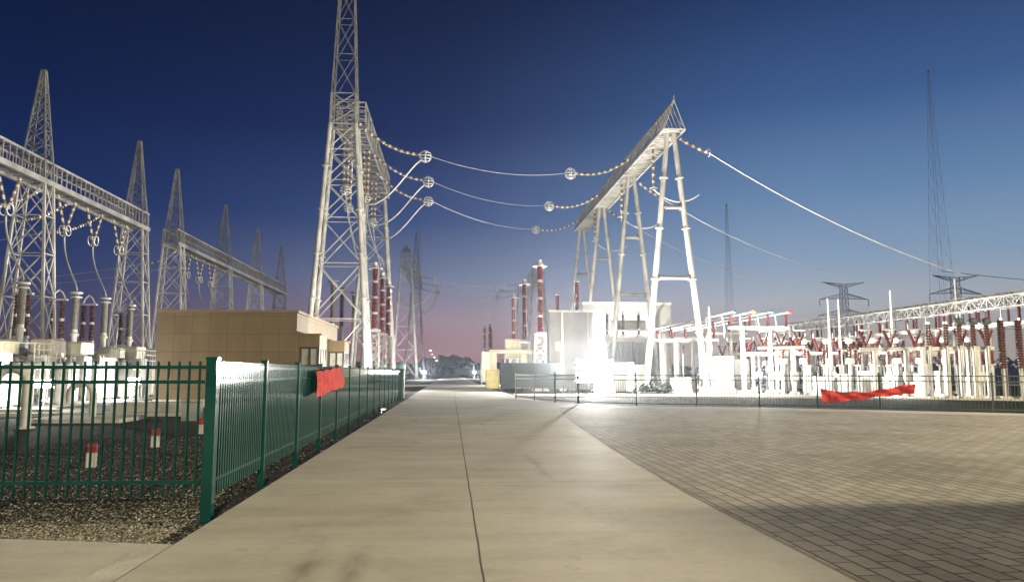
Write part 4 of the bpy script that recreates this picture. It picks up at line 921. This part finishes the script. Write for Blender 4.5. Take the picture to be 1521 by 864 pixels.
repeat(brown_post('', G1, 1.8, 4.75, .24, False), [(33.9, 43.2, 0), (34.9, 43.0, 0), (35.7, 42.6, 0), (36.7, 42.2, 0)], ['first tall dark brown post by the right picture edge', 'second tall dark brown post by the right picture edge', 'third tall dark brown post by the right picture edge', 'tall dark brown post just beyond the right picture edge'])
tb = thing('post_platform', 'dark steel platform under the headed brown posts at right', 'platform', (30, 44.4, GZ)); MB().box(29.3, 34.2, 44.3, 44.6, 2.95, 3.15).build('beam', 'white_paint', tb)
for x in (29.6, 31.2, 32.6, 33.9): MB().box(x - .1, x + .1, 44.35, 44.55, GZ, 2.95).build('leg', 'white_paint', tb)
# long lattice busway on posts
def busway(label, X, y0, y1, zl, zu, posts_):
    t = thing('busway', label, 'busway', (X, y0, GZ), 'long white lattice busways at right')
    truss_y(MB(), X, y0, y1, zu, zu + .75, .45, int((y1 - y0) / .8), .07, .045).build('truss', 'steel_tube', t)
    b_ = MB(); b_.box(X - .16, X + .16, y0, y1, zl - .14, zl + .14); b_.build('beam', 'white_paint', t)
    for k in range(posts_):
        y = y0 + 1 + (y1 - y0 - 2) * k / (posts_ - 1); c = MB(); c.tube((X, y, GZ), (X, y, zl - .14), .15, n=10); c.build('column', 'white_paint', t)
        c = MB(); c.bar((X, y, zl + .14), (X, y, zu), .07); c.build('hanger', 'white_paint', t)
        for dy in (1.2, 2.4):
            if y + dy < y1: sheds(MB(), X, y + dy, zl + .14, zu - .05, .12, .6).build('insulator', 'porcelain_red', t)
busway('nearer long white lattice busway receding from the right picture edge', 37, 38, 84, 4.75, 5.85, 12)
busway('farther long white lattice busway behind the nearer one at right', 47, 46, 100, 5.3, 7.5, 12)
# ================================================================== FAR TOWERS
def pylon(label, x, y, hgt, mt='pylon_steel'):
    t = thing('pylon', label, 'pylon', (x, y, GZ), 'far transmission pylons')
    b_ = lattice(MB(), x, y, GZ, hgt * .55, 4.2, 4.2, 1.6, 1.6, 5, .2, .1, 1.2); lattice(b_, x, y, hgt * .55, hgt, 1.6, 1.6, 1.1, 1.1, 6, .18, .09); b_.build('body', mt, t)
    for z, hw, d in ((hgt, 10, -1.3), (hgt * .84, 11.5, 2.2), (hgt * .66, 12.5, 2.4)):
        a_ = MB()
        for s_ in (-1, 1):
            tip = V((x + s_ * hw, y, z + (.9 if d < 0 else -.5)))
            for dy in (-1.2, 1.2):
                a_.bar((x + s_ * 1.2, y + dy, z), tip, .16); a_.bar((x + s_ * 1.2, y + dy, z + (d if d > 0 else -1.5)), tip, .24)
                for k in range(1, 5):
                    u_ = V((x + s_ * 1.2, y + dy, z)).lerp(tip, k / 5); w_ = V((x + s_ * 1.2, y + dy, z + (d if d > 0 else -1.5))).lerp(tip, k / 5); a_.bar(u_, w_, .15)
            if d > 0: a_.bar(tip, tip - V((0, 0, 3)), .22)
        a_.build('crossarm', mt, t)
pylon('far grey pylon left of the two, above the disconnector rows', 177, 320, 41)
pylon('far grey pylon right of the two, below the tall mast', 209, 290, 40.5)
def mast(label, x, y, hgt, a_, mt='mast_steel', n=16):
    t = thing('lattice_mast', label, 'mast', (x, y, GZ), 'distant lattice masts'); lattice(MB(), x, y, GZ, hgt, a_, a_, .25, .25, n, .055, .028, 1.07).build('mast_body', mt, t); MB().lathe([(.2, hgt), (.35, hgt + .4), (.1, hgt + 1)], (x, y, 0), 8).build('top_lamp', 'white_paint', t)
mast('very tall faint lattice mast at the right', 168, 240, 107, 3.6); mast('thin faint mast right of the near a-frame', 100.5, 260, 62, 1.8); mast('thin dark spire rising behind the far left gantry', -10.4, 240, 46, 1.6, 'pylon_steel')
tag(MB().loft(sag((168, 240, 36), (520, 330, 44), 6), .12, 5).build('line_wire', 'alu_cable'), 'faint high line wire running right from the tall mast', 'wire')
# far end of the road
t = thing('end_wall', 'low pale wall across the far end of the road', 'wall', (-6, 330, GZ)); MB().box(2, 14, 330, 330.4, GZ, 2.4).build('wall_panel', 'concrete_block', t); MB().box(1.9, 14.1, 329.95, 330.45, 2.4, 2.6).build('coping', 'concrete_block', t)
def street_lamp(label, x, y, hgt, em='bulb'):
    t = thing('street_lamp', label, 'street lamp', (x, y, GZ), 'tiny far lamps left of the road'); MB().tube((x, y, GZ), (x, y, hgt), .07, .05, 8).build('pole', 'steel', t); MB().loft([(x, y, hgt), (x + .25, y, hgt + .2), (x + .8, y, hgt + .25)], .045, 6).build('arm', 'steel', t)
    l_ = MB(); l_.lathe([(.08, hgt + .02), (.2, hgt + .1), (.2, hgt + .2), (.05, hgt + .28)], (x + .8, y, 0), 10); l_.build('lamp_globe', em, t)
for i, (x, y, z, e_) in enumerate(((-6.4, 205, 7.2, 'bulb'), (-6.2, 216, 6.4, 'bulb_red'), (-5.8, 228, 5.8, 'bulb'), (-5.4, 242, 5.0, 'bulb'))): street_lamp('tiny far lamp left of the road, %s' % (['nearest', 'second, reddish', 'third', 'farthest'][i]), x, y, z, e_)
def shrub(label, x, y, r, seed):
    rr = random.Random(seed); t = thing('shrub', label, 'shrub', (x, y, GZ), 'small shrubs behind the plaza fence'); mb = MB()
    for k in range(420):
        a_, e_ = rr.uniform(0, 6.28), rr.uniform(-.2, 1.5); d = r * rr.random() ** .4; p = V((x + d * math.cos(a_) * math.cos(e_), y + d * math.sin(a_) * math.cos(e_), GZ + .15 + 1.0 * d * abs(math.sin(e_)) + .1 * rr.random()))
        u, w = V((rr.uniform(-1, 1), rr.uniform(-1, 1), rr.uniform(-1, 1))) * .1, V((rr.uniform(-1, 1), rr.uniform(-1, 1), rr.uniform(-.4, 1))) * .12
        mb.add([p - u, p + w, p + u, p - w * .6], [(0, 1, 2, 3)])
    mb.build('foliage', 'leaf_near', t); MB().tube((x, y, GZ), (x, y, GZ + .4), .03, n=6).build('stem', 'soil', t)
for i, (x, y) in enumerate(((14.6, 56.5), (15.6, 57.2), (16.4, 56.2))): shrub(['left', 'middle', 'right'][i] + ' small shrub right of the brightest floodlight', x, y, .7, i)
# ================================================================== OUT OF VIEW: lamps, and a block added to shade the foreground
t = thing('gatehouse', 'flat roofed gatehouse outside the right edge of the picture', 'building', (12, 0, GZ))  # invented block, sized so its shadow falls on the plaza
MB().box(12.25, 19, -9, 8.4, 0, 2.9).build('wall', 'beige_tile', t); MB().box(12.0, 19.2, -9.2, 8.6, 2.9, 3.14).build('roof', 'hood_beige', t)
d_ = MB(); d_.box(12.22, 12.247, 5, 6, 0, 2.1); d_.build('door', 'frame_dark', t)
for y in (-6, -3, 0, 2.6): MB().box(12.22, 12.247, y, y + 1.6, .9, 2.1).build('window', 'window_glass', t)
def yard_lamp(label, x, y, z):
    t = thing('yard_lamp', label, 'lamp post', (x, y, GZ), 'lamp posts lighting the plaza'); MB().tube((x + .5, y, GZ), (x + .5, y, z + .3), .09, .06).build('pole', 'steel', t); hd = MB().cbox(x - .3, x + .5, y - .2, y + .2, z + .16, z + .34, .03).build('lamp_head', 'dark_grey', t); MB().box(x - .25, x + .3, y - .16, y + .16, z + .14, z + .155).build('lens', 'lamp_lens', hd)
yard_lamp('lamp post behind the camera over the road', *LAMPS['road'][0]); yard_lamp('lamp post off the right edge over the plaza', *LAMPS['mast'][0])
